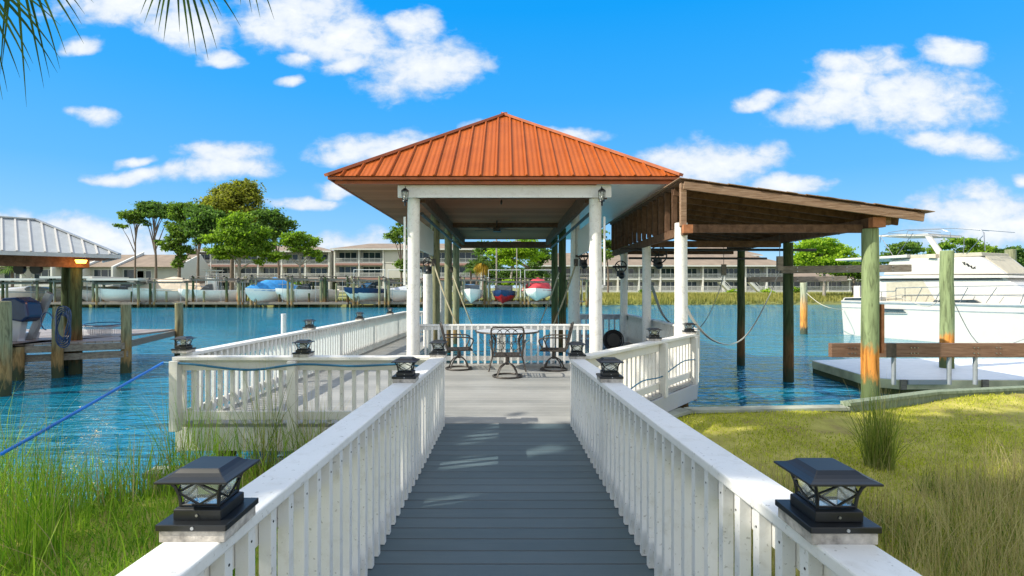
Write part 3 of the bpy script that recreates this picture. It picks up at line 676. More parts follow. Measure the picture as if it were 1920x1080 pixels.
# carriage lanterns on the beam ends
def lantern(x, lab):
    t = thing('wall_lantern', lab, 'wall lantern', (x, 9.86, 1.62), group='carriage lanterns on the pavilion beam')
    MB().tube([(0, .115, .12), (0, .03, .26), (0, 0, .215)], .009, 6).build('bracket', M['black'], t, True)
    c = MB(); 
    for k in range(6):
        a = 2*PI*k/6; c.tube([(.050*math.cos(a), .050*math.sin(a), .0), (.062*math.cos(a), .062*math.sin(a), .16)], .0055, 5)
    c.cyl((0, 0), .056, -.02, 0, 12, .050).cyl((0, 0), .070, .16, .175, 12); c.build('cage', M['black'], t, True)
    MB().cyl((0, 0), .075, .176, .225, 12, .02).build('hood', M['black'], t, True)
    MB().cyl((0, 0), .040, .005, .155, 12, .048).build('glass', M['glass'], t, True)
    MB().sphere((0, 0, .06), .022, 8, 6, (1, 1, 1.6)).build('bulb', M['gel'], t, True)
    MB().tube([(0, .0, -.02), (0, 0, -.10)], .018, 8).build('finial', M['black'], t, True)
lantern(-1.86, 'black carriage lantern on the left end of the white beam')
lantern(1.78, 'black carriage lantern on the right end of the white beam')
# ceiling fan and a hanging hook
t = thing('ceiling_fan', 'dark ceiling fan under the pavilion ceiling', 'ceiling fan', (-.25, 15.3, 1.68))
MB().cyl((0, 0), .11, -.06, .05, 14).cyl((0, 0), .02, .05, .25, 8).build('motor', M['darkmetal'], t, True)
for k in range(5):
    a = 2*PI*k/5+.2; MB().beam((.1*math.cos(a), .1*math.sin(a), 0), (.68*math.cos(a), .68*math.sin(a), -.01), .13, .012).build('blade', M['brown'], t)
t = MB().tube([(-.09, 11.2, 1.93), (-.09, 11.2, 1.84)], .008, 6).sphere((-.09, 11.2, 1.80), .035, 10, 6, (.7, .7, 1.5)).build('hanging_hook', M['black'], None, True); tag(t, 'small black hook hanging from the pavilion ceiling', 'hook')
# slings of the boat lift inside the slip
def ribbon(pts, w, t=.012):
    b = MB()
    for a, c in zip(pts, pts[1:]): b.beam(a, c, w, t, up=(0, .15, 1))
    return b
def sling(lab, y, zt, xl, xr, zb, mat, w=.07, group='slings of the pavilion boat lift'):
    t = thing('lift_sling', lab, 'lift sling', group=group)
    for sx, x in ((-1, xl), (1, xr)):
        pts = smooth([(x, y, zt), (x*.80, y, zt + (zb-zt)*.38), (x*.5, y, zt+(zb-zt)*.80), (0.0 + x*.12, y, zb)], 5)
        ribbon(pts, w).build('strap', M[mat], t)
        MB().tube([(x, y, zt), (x, y, 1.5)], .008, 6).build('cable', M['darkmetal'], t)
        MB().box(x-.05, x+.05, y-.04, y+.04, zt-.06, zt+.12).build('pulley', M['darkmetal'], t, bevel=.01)
sling('nearer pair of lift straps sloping into the slip behind the table', 13.2, .60, -1.78, 1.74, -2.05, 'strap_y', .09)
sling('farther pair of lift straps sloping into the slip behind the table', 17.0, .55, -1.72, 1.72, -2.05, 'strap_y', .09)

# ------------------------------------------------------------------ lean-to roof on the right
LT = thing('lean_to', 'brown wooden lean-to boat shelter roof sloping down to the right', 'shelter')
def lt(mb, name, mat, **k): return mb.build(name, M[mat], LT, **k)
def lz(x): return 1.79 - (x - 2.95) * .134      # underside of the roof deck
LY0, LY1 = 8.95, 15.1
lt(MB().hexa([(2.95, LY0, lz(2.95)), (7.02, LY0, lz(7.02)), (7.02, LY1, lz(7.02)), (2.95, LY1, lz(2.95))],
             [(2.95, LY0, lz(2.95)+.03), (7.02, LY0, lz(7.02)+.03), (7.02, LY1, lz(7.02)+.03), (2.95, LY1, lz(2.95)+.03)]), 'roof_deck', 'brown')
b = MB(); random.seed(3)
for i in range(26):
    x0 = 2.90 + i*.163; x1 = x0 + .18; zz = .034 + random.uniform(0, .012); y0 = LY0 - .04 - random.uniform(0, .03)
    b.hexa([(x0, y0, lz(x0)+zz), (x1, y0, lz(x1)+zz), (x1, LY1, lz(x1)+zz), (x0, LY1, lz(x0)+zz)], [(x0, y0, lz(x0)+zz+.014), (x1, y0, lz(x1)+zz+.010), (x1, LY1, lz(x1)+zz+.010), (x0, LY1, lz(x0)+zz+.014)])
lt(b, 'shingles', 'fascia_wood')
lt(MB().beam((2.98, LY0-.02, lz(2.98)-.068), (7.00, LY0-.02, lz(7.0)-.068), .038, .135), 'front_rafter', 'fascia_wood', bevel=.004)
y = LY0 + .5
while y < LY1:
    lt(MB().beam((2.98, y, lz(2.98)-.075), (6.95, y, lz(6.95)-.075), .04, .14), 'rafter', 'brown'); y += .55
y = 9.12
while y < LY1:
    lt(MB().beam((3.02, y, 1.05), (3.02, y, lz(3.02)-.01), .09, .04, up=(0, 1, 0)), 'stud', 'brown'); y += .42
lt(MB().beam((3.0, 9.02, 1.05), (3.0, 9.02, lz(3.0)-.01), .09, .09, up=(0, 1, 0)), 'corner_stud', 'fascia_wood')
lt(MB().box(3.0, 3.09, 9.0, 15.0, .90, 1.048), 'left_beam', 'brown')
lt(MB().box(3.12, 6.2, 9.24, 9.32, .96, 1.10), 'cross_beam', 'brown'); lt(MB().box(3.12, 6.2, 12.0, 12.1, .92, 1.06), 'cross_beam', 'brown'); lt(MB().box(3.12, 6.2, 14.5, 14.6, .92, 1.06), 'cross_beam', 'brown')
lt(MB().box(6.22, 6.40, 9.12, 15.0, 1.03, 1.20), 'right_beam', 'brown'); lt(MB().box(6.20, 6.42, 9.0, 9.118, 1.03, 1.20), 'beam_end', 'brown_fresh', bevel=.004)
lt(MB().box(6.43, 6.60, 9.13, 9.20, 1.08, 1.20), 'block', 'fascia_wood'); lt(MB().box(2.97, 3.13, 8.90, 8.995, .92, 1.06), 'beam_end', 'brown_fresh', bevel=.004)
def ltpost(x, y, r, z1, mat, z0=-2.9):
    pts = [(x + random.uniform(-.007, .007), y + random.uniform(-.006, .006), z) for z in np.linspace(z0, z1, 8)]
    lt(MB().tube(pts, [r*(1.05-.1*i/7) for i in range(8)], 22), 'post', mat, smooth=True)
ltpost(3.03, 9.22, .112, 1.12, 'pile_w'); ltpost(3.17, 12.0, .10, .98, 'pile_w'); ltpost(3.22, 14.5, .10, 1.0, 'pile_w')
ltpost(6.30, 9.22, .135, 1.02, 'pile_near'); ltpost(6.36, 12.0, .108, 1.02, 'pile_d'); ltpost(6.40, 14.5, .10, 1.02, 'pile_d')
lt(MB().tube([(2.6, 12.2, .88), (7.1, 12.2, .87)], .03, 8), 'pipe', 'darkmetal', smooth=True)
lt(MB().tube([(3.3, 14.3, .80), (7.0, 14.3, .79)], .03, 8), 'pipe', 'darkmetal', smooth=True)
lt(MB().box(6.45, 6.50, 9.15, 9.25, -1.12, -.28), 'side_plank', 'brown_fresh')
# timbers on the lift posts
def timber(p, q, w, h, mat, lab):
    t = thing('timber', lab, 'timber beam', Vector(p)); MB().beam((0, 0, 0), Vector(q) - Vector(p), w, h).build('beam', M[mat], t, bevel=.008)
    b = MB(); d = Vector(q) - Vector(p)
    for f in (.12, .5, .85): 
        for dz in (-.04, .04): b.tube([d*f + Vector((0, -w/2-.001, dz)), d*f + Vector((0, -w/2-.012, dz))], .014, 8)
    b.build('bolt', M['steel'], t)
timber((6.08, 11.80, .40), (8.95, 11.80, .44), .10, .16, 'grey_wood', 'upper weathered timber bolted across the dark pilings in front of the cruiser')
timber((6.45, 14.25, .22), (9.1, 14.25, .25), .10, .14, 'grey_wood', 'lower weathered timber bolted behind the dark pilings')
t = thing('lift_beam', 'long rusty brown wooden beam held over the float by the green piling', 'wooden beam', (5.85, 9.62, -1.12), group=None)
MB().box(0, 9.0, -.05, .05, -.125, .125).build('beam', M['beamwood'], t, bevel=.006)
b = MB()
for x in (.30, .36, .42, 1.42, 1.48, 1.54, 2.55, 2.62, 2.95, 3.02, 3.6, 3.67):
    for dz in (-.05, .05): b.tube([(x, -.051, dz), (x, -.066, dz)], .011, 8)
b.build('bolt', M['steel'], t)
for x in (1.15, 2.15, 2.62): MB().tube([(x, .0, -.126), (x, .0, -.62)], .036, 12).build('pipe_leg', M['grey_metal'], t, smooth=True)
MB().box(.98, 1.16, -.056, .056, -.127, .127).build('bracket', M['darkmetal'], t)
# lift slings under the lean-to
def sling2(lab, pts, mats):
    t = thing('lift_sling', lab, 'lift sling', group='slings hanging under the lean-to'); ps = smooth(pts, 8)
    ribbon(ps, .085).build('strap', M[mats], t)
    MB().box(ps[-1].x-.05, ps[-1].x+.05, ps[-1].y-.03, ps[-1].y+.03, ps[-1].z-.02, ps[-1].z+.24).build('hook_plate', M['grey_wood'], t)
    MB().tube([ps[-1], (ps[-1].x, ps[-1].y, 1.0)], .006, 6).build('cable', M['darkmetal'], t)
sling2('nearer grey blue strap drooping in a wide loop beside the thick white post', [P(1278, 560, 9.8), P(1303, 605, 9.8), P(1335, 637, 9.8), P(1372, 645, 9.8), P(1405, 622, 9.8), P(1440, 560, 9.8), P(1462, 505, 9.8)], 'strap')
sling2('farther strap drooping between the white and dark pilings', [P(1222, 535, 12.4), P(1240, 585, 12.4), P(1262, 610, 12.4), P(1292, 625, 12.4), P(1320, 605, 12.4), P(1345, 555, 12.4), P(1357, 515, 12.4)], 'strap')
# winch wheels on the shelter posts
def winch(p, r, lab):
    t = thing('winch', lab, 'winch', p, group='lift winches on the shelter posts')
    w = MB()
    for k in range(18):
        a = 2*PI*k/18; c = 2*PI*(k+1)/18; w.tube([(r*math.cos(a), 0, r*math.sin(a)), (r*math.cos(c), 0, r*math.sin(c))], .016, 6)
    for k in range(5): a = 2*PI*k/5; w.tube([(0, 0, 0), (r*math.cos(a), 0, r*math.sin(a))], .012, 6)
    w.build('wheel', M['black'], t, True); MB().cyl((0, .05), .10, -.26, -.10, 12).sphere((.02, 0, -.24), .09).build('motor', M['black'], t, True)
    MB().beam((-.2, .06, 0), (.14, .06, 0), .06, .06).build('arm', M['darkmetal'], t)
winch(P(1234, 478, 12.3), .20, 'black winch wheel on the middle white shelter post')
winch(P(1164, 500, 14.2), .15, 'small dark winch on the farthest shelter post')
winch(P(802, 492, 13.6), .12, 'dark winch on the left pavilion post')
winch(P(1094, 480, 13.6), .12, 'dark winch on the right pavilion post')

# ------------------------------------------------------------------ patio set
def scroll(b, T, cx, cz, r, a0, a1, tr=.006):
    b.tube([T(cx + r*math.cos(a), cz + r*math.sin(a)) for a in np.linspace(a0, a1, 9)], tr, 5)
def make_chair():
    t = thing('patio_chair', '', 'patio chair')
    # chair faces +Y; origin at deck
    b = MB(); b.tube([(.25*math.cos(a), .25*math.sin(a), .018) for a in np.linspace(0, 2*PI, 25)], .016, 8); b.build('base_ring', M['darkmetal'], t, True)
    for k in range(4):
        a = PI/4 + k*PI/2; MB().tube(smooth([(.245*math.cos(a), .245*math.sin(a), .03), (.17*math.cos(a), .17*math.sin(a), .17), (.06*math.cos(a), .06*math.sin(a), .24), (.02*math.cos(a), .02*math.sin(a), .27)], 4), .013, 8).build('leg', M['darkmetal'], t, True)
    MB().cyl((0, 0), .035, .22, .38, 12).build('swivel', M['darkmetal'], t, True)
    s = MB(); s.tube([(.24*x, .23*y, .40) for x, y in ((-1,-1),(1,-1),(1,1),(-1,1),(-1,-1))], .014, 8)
    for i in range(9): x = -.21 + .42*i/8; s.tube([(x, -.22, .40), (x, .22, .40)], .007, 5)
    for i in range(5): yy = -.18 + .36*i/4; s.tube([(-.22, yy, .40), (.22, yy, .40)], .007, 5)
    s.build('seat', M['darkmetal'], t, True)
    def T(x, z): return (x, -.23 - (z-.40)*.22, z)
    k = MB(); k.tube(smooth([T(-.255, .40), T(-.262, .65), T(-.262, .91), T(-.10, .925), T(.10, .925), T(.262, .91), T(.262, .65), T(.255, .40)], 4), .015, 8)
    k.tube([T(-.25, .47), T(.25, .47)], .011, 6)
    for cx in (-.13, 0, .13):
        scroll(k, T, cx-.06, .80, .10, -.2, PI-.6); scroll(k, T, cx+.06, .80, .10, .6, PI+.2); scroll(k, T, cx, .60, .085, 0, 2*PI)
    for cx in (-.19, .19): scroll(k, T, cx, .68, .06, 0, 2*PI)
    for cx in (-.065, .065): scroll(k, T, cx, .70, .075, 0, 2*PI)
    for cx in (-.2, -.1, 0, .1, .2): k.tube([T(cx, .47), T(cx, .54)], .006, 5)
    k.build('backrest', M['darkmetal'], t, True)
    for sx in (-1, 1):
        MB().tube(smooth([(sx*.27, -.29, .66), (sx*.31, -.05, .665), (sx*.31, .17, .65), (sx*.31, .235, .60), (sx*.285, .20, .50), (sx*.25, .16, .41)], 5), .013, 8).build('armrest', M['darkmetal'], t, True)
    return t
ch = make_chair(); ch['label'] = 'dark metal patio chair with its back to the viewer in front of the table'; ch['group'] = 'patio chairs around the table'; ch.location = (.03, 8.78, DK); ch.scale = (.95, .95, .90)
c2 = copy_tree(ch); c2.location = (-.84, 9.62, DK); c2.rotation_euler = (0, 0, R(-80)); c2['label'] = 'dark metal patio chair on the left side of the table, seen from the side'
c3 = copy_tree(ch); c3.location = (.86, 9.52, DK); c3.rotation_euler = (0, 0, R(78)); c3['label'] = 'dark metal patio chair on the right side of the table, seen from the side'
tb = thing('patio_table', 'round patio table with pale glass top and splayed metal legs', 'table', (.03, 9.62, DK)); tb.scale = (1, 1, .95)
MB().cyl((0, 0), .56, .715, .728, 40).build('tabletop', M['gelgrey'], tb, True)
b = MB(); b.tube([(.565*math.cos(a), .565*math.sin(a), .715) for a in np.linspace(0, 2*PI, 33)], .016, 8); b.build('rim', M['darkmetal'], tb, True)
for k in range(4):
    a = PI/4 + k*PI/2; MB().tube(smooth([(.46*math.cos(a), .46*math.sin(a), .0), (.36*math.cos(a), .36*math.sin(a), .3), (.30*math.cos(a), .30*math.sin(a), .55), (.44*math.cos(a), .44*math.sin(a), .71)], 5), .014, 8).build('leg', M['darkmetal'], tb, True)
# hose reel on the right pier
hr = thing('hose_reel', 'round black hose reel on the right pier behind the pavilion post', 'hose reel', (2.44, 12.2, DK)); hr.scale = (.85, .85, .85)
b = MB()
for k in range(5): b.tube([( (.17+.02*k)*math.cos(a), -.1+.05*(k % 3), .33+(.17+.02*k)*math.sin(a)) for a in np.linspace(0, 2*PI, 21)], .02, 6)
b.build('hose_coil', M['rubber'], hr, True)
MB().tube([(0, -.17, .33), (0, .12, .33)], .17, 18).build('drum', M['black'], hr, True)
MB().tube([(.27*math.cos(a), -.15, .33+.27*math.sin(a)) for a in np.linspace(0, 2*PI, 25)], .015, 6).tube([(-.22, -.15, .0), (0, -.15, .33), (.22, -.15, 0)], .014, 6).tube([(-.22, .15, .0), (0, .15, .33), (.22, .15, 0)], .014, 6).build('frame', M['black'], hr, True)
# white pipe standing in the water left of the pier
MB().cyl((-6.2, 14.9), .07, -2.8, -.72, 14).build('pipe_post', M['white'], None, True); tag(bpy.data.objects['pipe_post'], 'short white pipe standing in the water behind the left pier railing', 'post')

# ------------------------------------------------------------------ generic piling
def piling(px, ytop, d, r, mat, lab, x=None, group=None, parent=None, zt=None):
    X = (px - CX) / F * d if x is None else x; zt = (CY - ytop) / F * d if zt is None else zt
    pts = [(random.uniform(-.01, .01), random.uniform(-.01, .01), z) for z in np.linspace(-2.9, zt - .02, 7)]
    b = MB().tube(pts, [r*(1.05-.1*i/6) for i in range(7)], 18, True); b.tube([(pts[-1][0], pts[-1][1], zt-.021), (pts[-1][0], pts[-1][1], zt)], [r*.95, r*.88], 18)
    o = b.build('piling', M[mat], parent, True); o.location = (X, d, 0)
    if lab: tag(o, lab, 'piling', group)
    return o
piling(1775, 470, 12.0, .135, 'pile_near', 'tall green piling with an orange lower half in front of the white cruiser')
piling(1507, 530, 24.3, .15, 'pile_o', 'pale piling with bright orange band standing in open water')
piling(1895, 468, 27.0, .24, 'pile_g', 'green piling behind the cruiser near the right edge')
piling(1600, 455, 16.0, .10, 'pile_g', 'slim green piling just left behind the big shelter piling', x=10.95)

# ------------------------------------------------------------------ floating dock at right
fd = thing('floating_dock', 'low white floating dock with yellowed sides and shadows across it', 'floating dock', (0, 0, 0))
poly = [(7.35, 10.75), (7.75, 10.45), (14.6, 10.45), (14.6, 13.5), (9.2, 13.6), (7.6, 13.2)]
MB().prism(poly, -2.25, -1.99, lambda a, b, c: (a, b, c)).build('hull_growth', M['float_dark'], fd)
big = [((x-10)*1.004+10, (y-12)*1.01+12) for x, y in poly]
MB().prism(big, -1.988, -1.81, lambda a, b, c: (a, b, c)).build('float_side', M['float_side'], fd, bevel=.01)
MB().prism(poly, -1.808, -1.795, lambda a, b, c: (a, b, c)).build('float_top', M['float_top'], fd)
b = MB()
for x in (7.7, 9.3, 10.75, 12.3): b.box(x, x+.12, 10.39, 10.43, -1.98, -1.79)
b.build('cleat_plate', M['grey_wood'], fd)
for x0_, x1_ in ((7.85, 8.6), (10.9, 14)): MB().box(x0_, x1_, 10.39, 10.432, -1.88, -1.79).build('edge_timber', M['grey_skirt'], fd)

# ------------------------------------------------------------------ the white cruiser
S0 = Vector((15.1, 24.0, 0)); fv = Vector((.40, -.917, 0)).normalized(); nv = Vector((.917, .40, 0)).normalized()
CR = thing('cabin_cruiser', 'large white flybridge cabin cruiser moored at right with steel bow rails', 'boat', S0)
CR.matrix_world = Matrix(((fv.x, nv.x, 0, S0.x), (fv.y, nv.y, 0, S0.y), (0, 0, 1, 0), (0, 0, 0, 1)))
def bp(px, py, t):      # a photographed point on the plane t metres inboard -> (s, z)
    u = (px - CX) / F; s = (u*(S0.y + t*nv.y) - S0.x - t*nv.x) / (fv.x - u*fv.y); Y = S0.y + s*fv.y + t*nv.y
    return s, (CY - py) / F * Y
def sect(s):
    b = 1.95 if s < 6.5 else 1.95 * max(0.0, 1 - ((s-6.5)/6.3)**2.1)
    sh = -.55 + (0 if s < 5 else .010*(s-5)**2)
    bw = b * (.90 if s < 6 else .90 - .06*(s-6)); return b, max(bw, .0), sh
def hull():
    b = MB(); st = [0, .1, 1, 2, 3, 4, 5, 6, 7, 8, 9, 10, 11, 12, 12.75]; n = 11; c = 1.95
    for s in st:
        w, bw, sh = sect(s); lower = -2.5
        for k in range(n):
            tt = k/(n-1)*2-1; side = -1 if tt < 0 else 1; a = abs(tt)
            if a > .55: f = (a-.55)/.45; z = -2.35 + (sh+2.35)*f; ww = bw + (w-bw)*f
            else: f = a/.55; z = -2.75 + .4*f; ww = bw*f
            so = 0.18*(z+2.1)/1.5 if s > 11.9 else 0
            b.v.append((s+so*(s-11.5), c + side*ww if a > 0 else c, z))
    for i in range(len(st)-1):
        for k in range(n-1): b.f.append((i*n+k, i*n+k+1, (i+1)*n+k+1, (i+1)*n+k))
        b.f.append((i*n+n-1, i*n, (i+1)*n, (i+1)*n+n-1))
    b.f.append(tuple(range(n))); return b
hull().build('hull', M['gel'], CR, True, angle=35)
def sidestrip(z_off0, z_off1, out, mat, name, s0=0, s1=12.4):
    b = MB(); ss = np.linspace(s0, s1, 24)
    for sgn in (-1, 1):
        base = len(b.v)
        for s in ss:
            w, bw, sh = sect(s)
            for zo, oo in ((z_off0, out), (z_off1, out), (z_off1, -.02), (z_off0, -.02)):
                f = (sh + zo + 2.35)/(sh+2.35); b.v.append((s, 1.95 + sgn*(bw+(w-bw)*min(f, 1)+oo), sh+zo))
        for i in range(len(ss)-1):
            for k in range(4): b.f.append((base+i*4+k, base+i*4+(k+1) % 4, base+(i+1)*4+(k+1) % 4, base+(i+1)*4+k))
    b.build(name, M[mat], CR, False)
sidestrip(-.10, -.045, .03, 'grey_metal', 'rub_rail'); sidestrip(-.33, -.30, .012, 'grey_metal', 'hull_stripe'); sidestrip(-1.62, -1.55, .006, 'bluecover', 'waterline_stripe', 0, 11.5)
def slab(pxs, t0, t1, name, mat, bevel=.03, smooth_=False):
    poly = [bp(x, y, t0) for x, y in pxs]; mb_ = MB().prism(poly, t0, t1, lambda a, b, c: (a, c, b))
    if name in ('cabin', 'cabin_brow', 'flybridge', 'bridge_enclosure', 'bridge_windscreen'):
        sm_ = max(p[0] for p in poly); s0_ = sm_ - 3.0
        mb_.v = [(a, 1.95 + (t-1.95)*(1 - .50*max(0, min(1.3, (a-s0_)/3.0))**1.6) if t > 1.95 else t, z) for a, t, z in mb_.v]
    return mb_.build(name, M[mat], CR, smooth_, bevel)
slab([(1577, 566), (1582, 558), (1650, 556), (1650, 576)], .12, 3.8, 'cockpit_coaming', 'gel')
slab([(1644, 575), (1644, 522), (1882, 519), (1950, 562), (1990, 578)], .50, 3.4, 'cabin', 'gel', .05)
slab([(1640, 522.5), (1640, 519), (1700, 516), (1888, 516), (1892, 521)], .36, 3.54, 'cabin_brow', 'gel', .015)
slab([(1655, 516), (1668, 489), (1700, 485), (1838, 481), (1884, 514)], .62, 3.28, 'flybridge', 'gel', .05)
slab([(1566, 489), (1566, 485.5), (1680, 479), (1700, 477), (1700, 483)], .45, 3.45, 'hardtop', 'gel', .02)
slab([(1668, 488), (1672, 479), (1840, 473), (1842, 480)], .70, 3.20, 'bridge_enclosure', 'canvas', .02)
slab([(1662, 573), (1662, 530), (1730, 526), (1760, 573)], .488, .499, 'window_cover', 'canvas', 0)
slab([(1856, 487), (1846, 478), (1838, 481), (1884, 514), (1890, 512)], .9, 3.0, 'bridge_windscreen', 'canvas', 0)
slab([(1650, 526.5), (1650, 524), (1870, 521.5), (1880, 524)], .44, .499, 'brow_shading', 'darkmetal', 0)  # dark strip drawn in as shading under the brow
slab([(1742, 573.5), (1752, 563), (1826, 562), (1846, 573.5)], .34, .49, 'side_window', 'glass_dark', 0)
slab([(1582, 565), (1584, 559), (1625, 558), (1642, 565)], .10, .115, 'stern_window', 'glass_dark', 0)
slab([(1600, 562), (1600, 536), (1612, 536), (1612, 562)], .9, 1.3, 'helm_box', 'gel', .02)
slab([(1648, 582), (1648, 579), (1692, 580), (1695, 583)], -.045, -.02, 'engine_vent', 'glass_dark', 0)
slab([(1648, 586), (1648, 584.5), (1698, 585), (1698, 586.5)], -.045, -.02, 'engine_vent', 'glass_dark', 0)
# brand-like script on the bridge side: an illegible dark emblem
b = MB()
for i, (x0, y0, x1, y1) in enumerate([(1805, 491, 1810, 497), (1809, 491, 1808, 496), (1811, 494, 1817, 500), (1814, 494, 1818, 499), (1818, 498, 1824, 503), (1822, 498, 1822, 503), (1826, 501, 1829, 504), (1829, 500, 1824, 504)]):
    s0, z0 = bp(x0, y0, .62); s1, z1 = bp(x1, y1, .62); b.beam((s0, .612, z0), (s1, .612, z1), .03, .012, up=(0, 1, 0))
b.build('emblem', M['black'], CR)
# steel rails
def rail3(pxs, t, r, name, closed=False):
    MB().tube([(*[bp(x, y, t)[0]], t, bp(x, y, t)[1]) for x, y in pxs], r, 6).build(name, M['steel'], CR, True)
rail3([(1650, 547), (1678, 546), (1682, 540), (1800, 537), (1925, 535), (2000, 537)], .12, .016, 'hand_rail')
rail3([(1650, 560), (1690, 553), (1800, 552), (1925, 556)], .12, .010, 'mid_rail')
for x0, x1 in ((1653, 1653), (1680, 1680), (1697, 1697), (1729, 1713), (1766, 1750), (1815, 1797), (1869, 1846), (1925, 1912)): rail3([(x0, 539 if x0 > 1679 else 547), (x1, 572)], .12, .012, 'stanchion')
for x0, y0, x1, y1 in ((1870, 537, 1900, 556), (1890, 537, 1905, 556)): rail3([(x0, y0), (x1, y1)], 1.1, .01, 'stanchion')
# radar arch and bimini frame
for t0 in (.75, 2.95):
    slab([(1733, 442), (1742, 440), (1768, 476), (1757, 479)], t0, t0+.14, 'arch_leg', 'gel', .02)
slab([(1648, 444), (1648, 441), (1740, 438), (1742, 442)], .80, 3.0, 'arch_top', 'gel', .01)
for t0 in (.7, 3.1):
    rail3([(1650, 455), (1652, 441), (1665, 438), (1740, 440), (1765, 444)], t0, .012, 'bimini_bow')
    rail3([(1665, 436), (1700, 431), (1790, 428), (1838, 431), (1845, 436), (1847, 470)], t0, .014, 'bimini_bow')
    rail3([(1652, 445), (1675, 480)], t0, .012, 'bimini_strut'); rail3([(1712, 437), (1680, 482)], t0, .012, 'bimini_strut')
    rail3([(1843, 442), (1812, 476)], t0, .012, 'bimini_strut'); rail3([(1808, 445), (1806, 476)], t0, .012, 'bimini_strut')
    rail3([(1699, 443), (1702, 433), (1765, 430), (1782, 436), (1782, 445)], t0, .012, 'bimini_bow')
b = MB()
for px_, py_ in ((1700, 431), (1790, 428), (1838, 431), (1665, 438), (1740, 438)):
    s_, z_ = bp(px_, py_, .7); b.tube([(s_, .7, z_), (s_, 3.1, z_)], .012, 6)
b.build('bimini_crossbar', M['steel'], CR, True)
slab([(1737, 483), (1738, 477), (1754, 476), (1754, 484)], .5, .8, 'life_box', 'tan', .01)
# mooring lines
def line(lab, pts, r=.012, mat='rope'): tag(MB().tube(smooth(pts, 6), r, 6).build('mooring_line', M[mat], None, True), lab, 'rope', 'mooring lines')
line('pale mooring line from the orange banded piling to the cruiser stern', [P(1507, 545, 24.3), P(1535, 568, 23.6), P(1560, 578, 23.2), P(1580, 580, 23.9)])
line('thin mooring line from the tall piling across the cruiser hull', [P(1775, 549, 12.0), P(1740, 575, 14), P(1700, 562, 17), P(1680, 556, 19)], .009)
line('dark mooring line sagging low across the hull right of the piling', [P(1780, 548, 12.0), P(1830, 640, 12.5), P(1880, 648, 13), P(1935, 630, 13.5)], .009, 'strap')

# ------------------------------------------------------------------ neighbour's dock at left
ND = thing('wooden_dock', 'old grey plank dock on green pilings at the far left', 'dock')
MB().box(-12.6, -10.3, 14.2, 16.6, -1.33, -1.28).build('deck_planks', M['dockplank'], ND)
MB().prism([(-20, 10.4), (-11.2, 11.75), (-11.5, 14.19), (-12.6, 14.19), (-12.6, 16.6), (-20, 16.6)], -1.33, -1.281, lambda a, b, c: (a, b, c)).build('deck_planks', M['dockplank'], ND)
for p, q in (((-12.9, 11.4, -1.42), (-9.35, 13.1, -1.42)), ((-9.35, 13.1, -1.40), (-10.28, 16.6, -1.40)), ((-20, 10.35, -1.42), (-12.9, 11.4, -1.42)), ((-12.4, 11.9, -1.66), (-9.3, 13.15, -1.62))):
    MB().beam(p, q, .06, .16).build('fascia_beam', M['grey_wood'], ND, bevel=.005)
MB().prism([(-12.9, 11.42), (-9.38, 13.12), (-10.3, 14.2), (-11.5, 14.19), (-11.2, 11.75)], -1.332, -1.284, lambda a, b, c: (a, b, c)).build('deck_planks', M['dockplank'], ND)
for px_, yt, d, r in ((33, 650, 12.2, .13), (108, 575, 12.5, .115), (237, 571, 13.2, .115), (336, 568, 16.6, .12), (5, 565, 10.4, .14)):
    piling(px_, yt, d, r, 'pile_g', None, parent=ND)
BS = thing('boat_shelter', 'neighbouring boat shelter with silver metal hip roof at the left edge', 'shelter', (0, 0, 0))
def bs(mb, name, mat, **k): return mb.build(name, M[mat], BS, **k)
BS.location = (-9.55, 13.2, 0); BS.rotation_euler = (0, 0, R(43.8))
ex, ey0, ey1, ez = 0, 0, 3.0, .82
rx, ry0 = -1.5, 1.5
rzz = 1.69
bs(MB().add([(ex, ey0, ez), (ex, ey1, ez), (-12, ey1, ez), (-12, ey0, ez), (rx, ry0, rzz), (-12, ry0, rzz)], [(0, 1, 4), (1, 2, 5, 4), (0, 4, 5, 3), (0, 3, 2, 1), (2, 3, 5)]), 'roof', 'roof_grey')
b = MB(); x = ex - .2
while x > -11.8:
    t = min(1, (ex - x) / (ex - rx)); b.beam((x, ey0, ez+.012), (x, ey0+(ry0-ey0)*t, ez+(rzz-ez)*t+.012), .035, .025); x -= .24
bs(b, 'roof_ribs', 'gel')
b = MB(); b.beam((ex, ey0, ez+.02), (rx, ry0, rzz+.02), .10, .03).beam((rx, ry0, rzz+.02), (-12, ry0, rzz+.02), .10, .03); bs(b, 'ridge_cap', 'grey_metal')
bs(MB().box(-12, ex+.02, ey0-.03, ey0, ez-.09, ez-.005), 'gutter', 'grey_metal'); bs(MB().box(ex, ex+.03, ey0, ey1, ez-.09, ez-.005), 'gutter', 'grey_metal')
bs(MB().box(-12, -.55, .42, .54, .50, .76), 'header_beam', 'brown'); bs(MB().box(-.67, -.55, .545, 2.7, .50, .76), 'header_beam', 'brown')
bs(MB().box(-12, -.03, .02, 2.97, .775, .80), 'ceiling', 'ceil')
for x_, y_ in ((-.80, .62), (-6, .62), (-.8, 2.6), (-6, 2.6)):
    o = piling(0, 0, y_, .135, 'pile_d', None, x=x_, parent=BS, zt=.52 if y_ < 1 else .75); o.name = 'post'
lm = thing('dock_lamp', 'lit amber lamp glowing at the top of the shelter post', 'lamp', P(152, 489, 12.85))
MB().cyl((0, 0), .09, -.06, .02, 14, .12).build('bulb', M['glow'], lm, True); MB().cyl((0, 0), .13, .021, .05, 14).build('hood', M['darkmetal'], lm, True)
ld = bpy.data.lights.new('dock_lamp_light', 'POINT'); ld.energy = 5; ld.color = (1, .42, .08); ld.shadow_soft_size = .08
lo = bpy.data.objects.new('dock_lamp_light', ld); COL.objects.link(lo); lo.parent = lm; lo.location = (0, -.14, -.12)
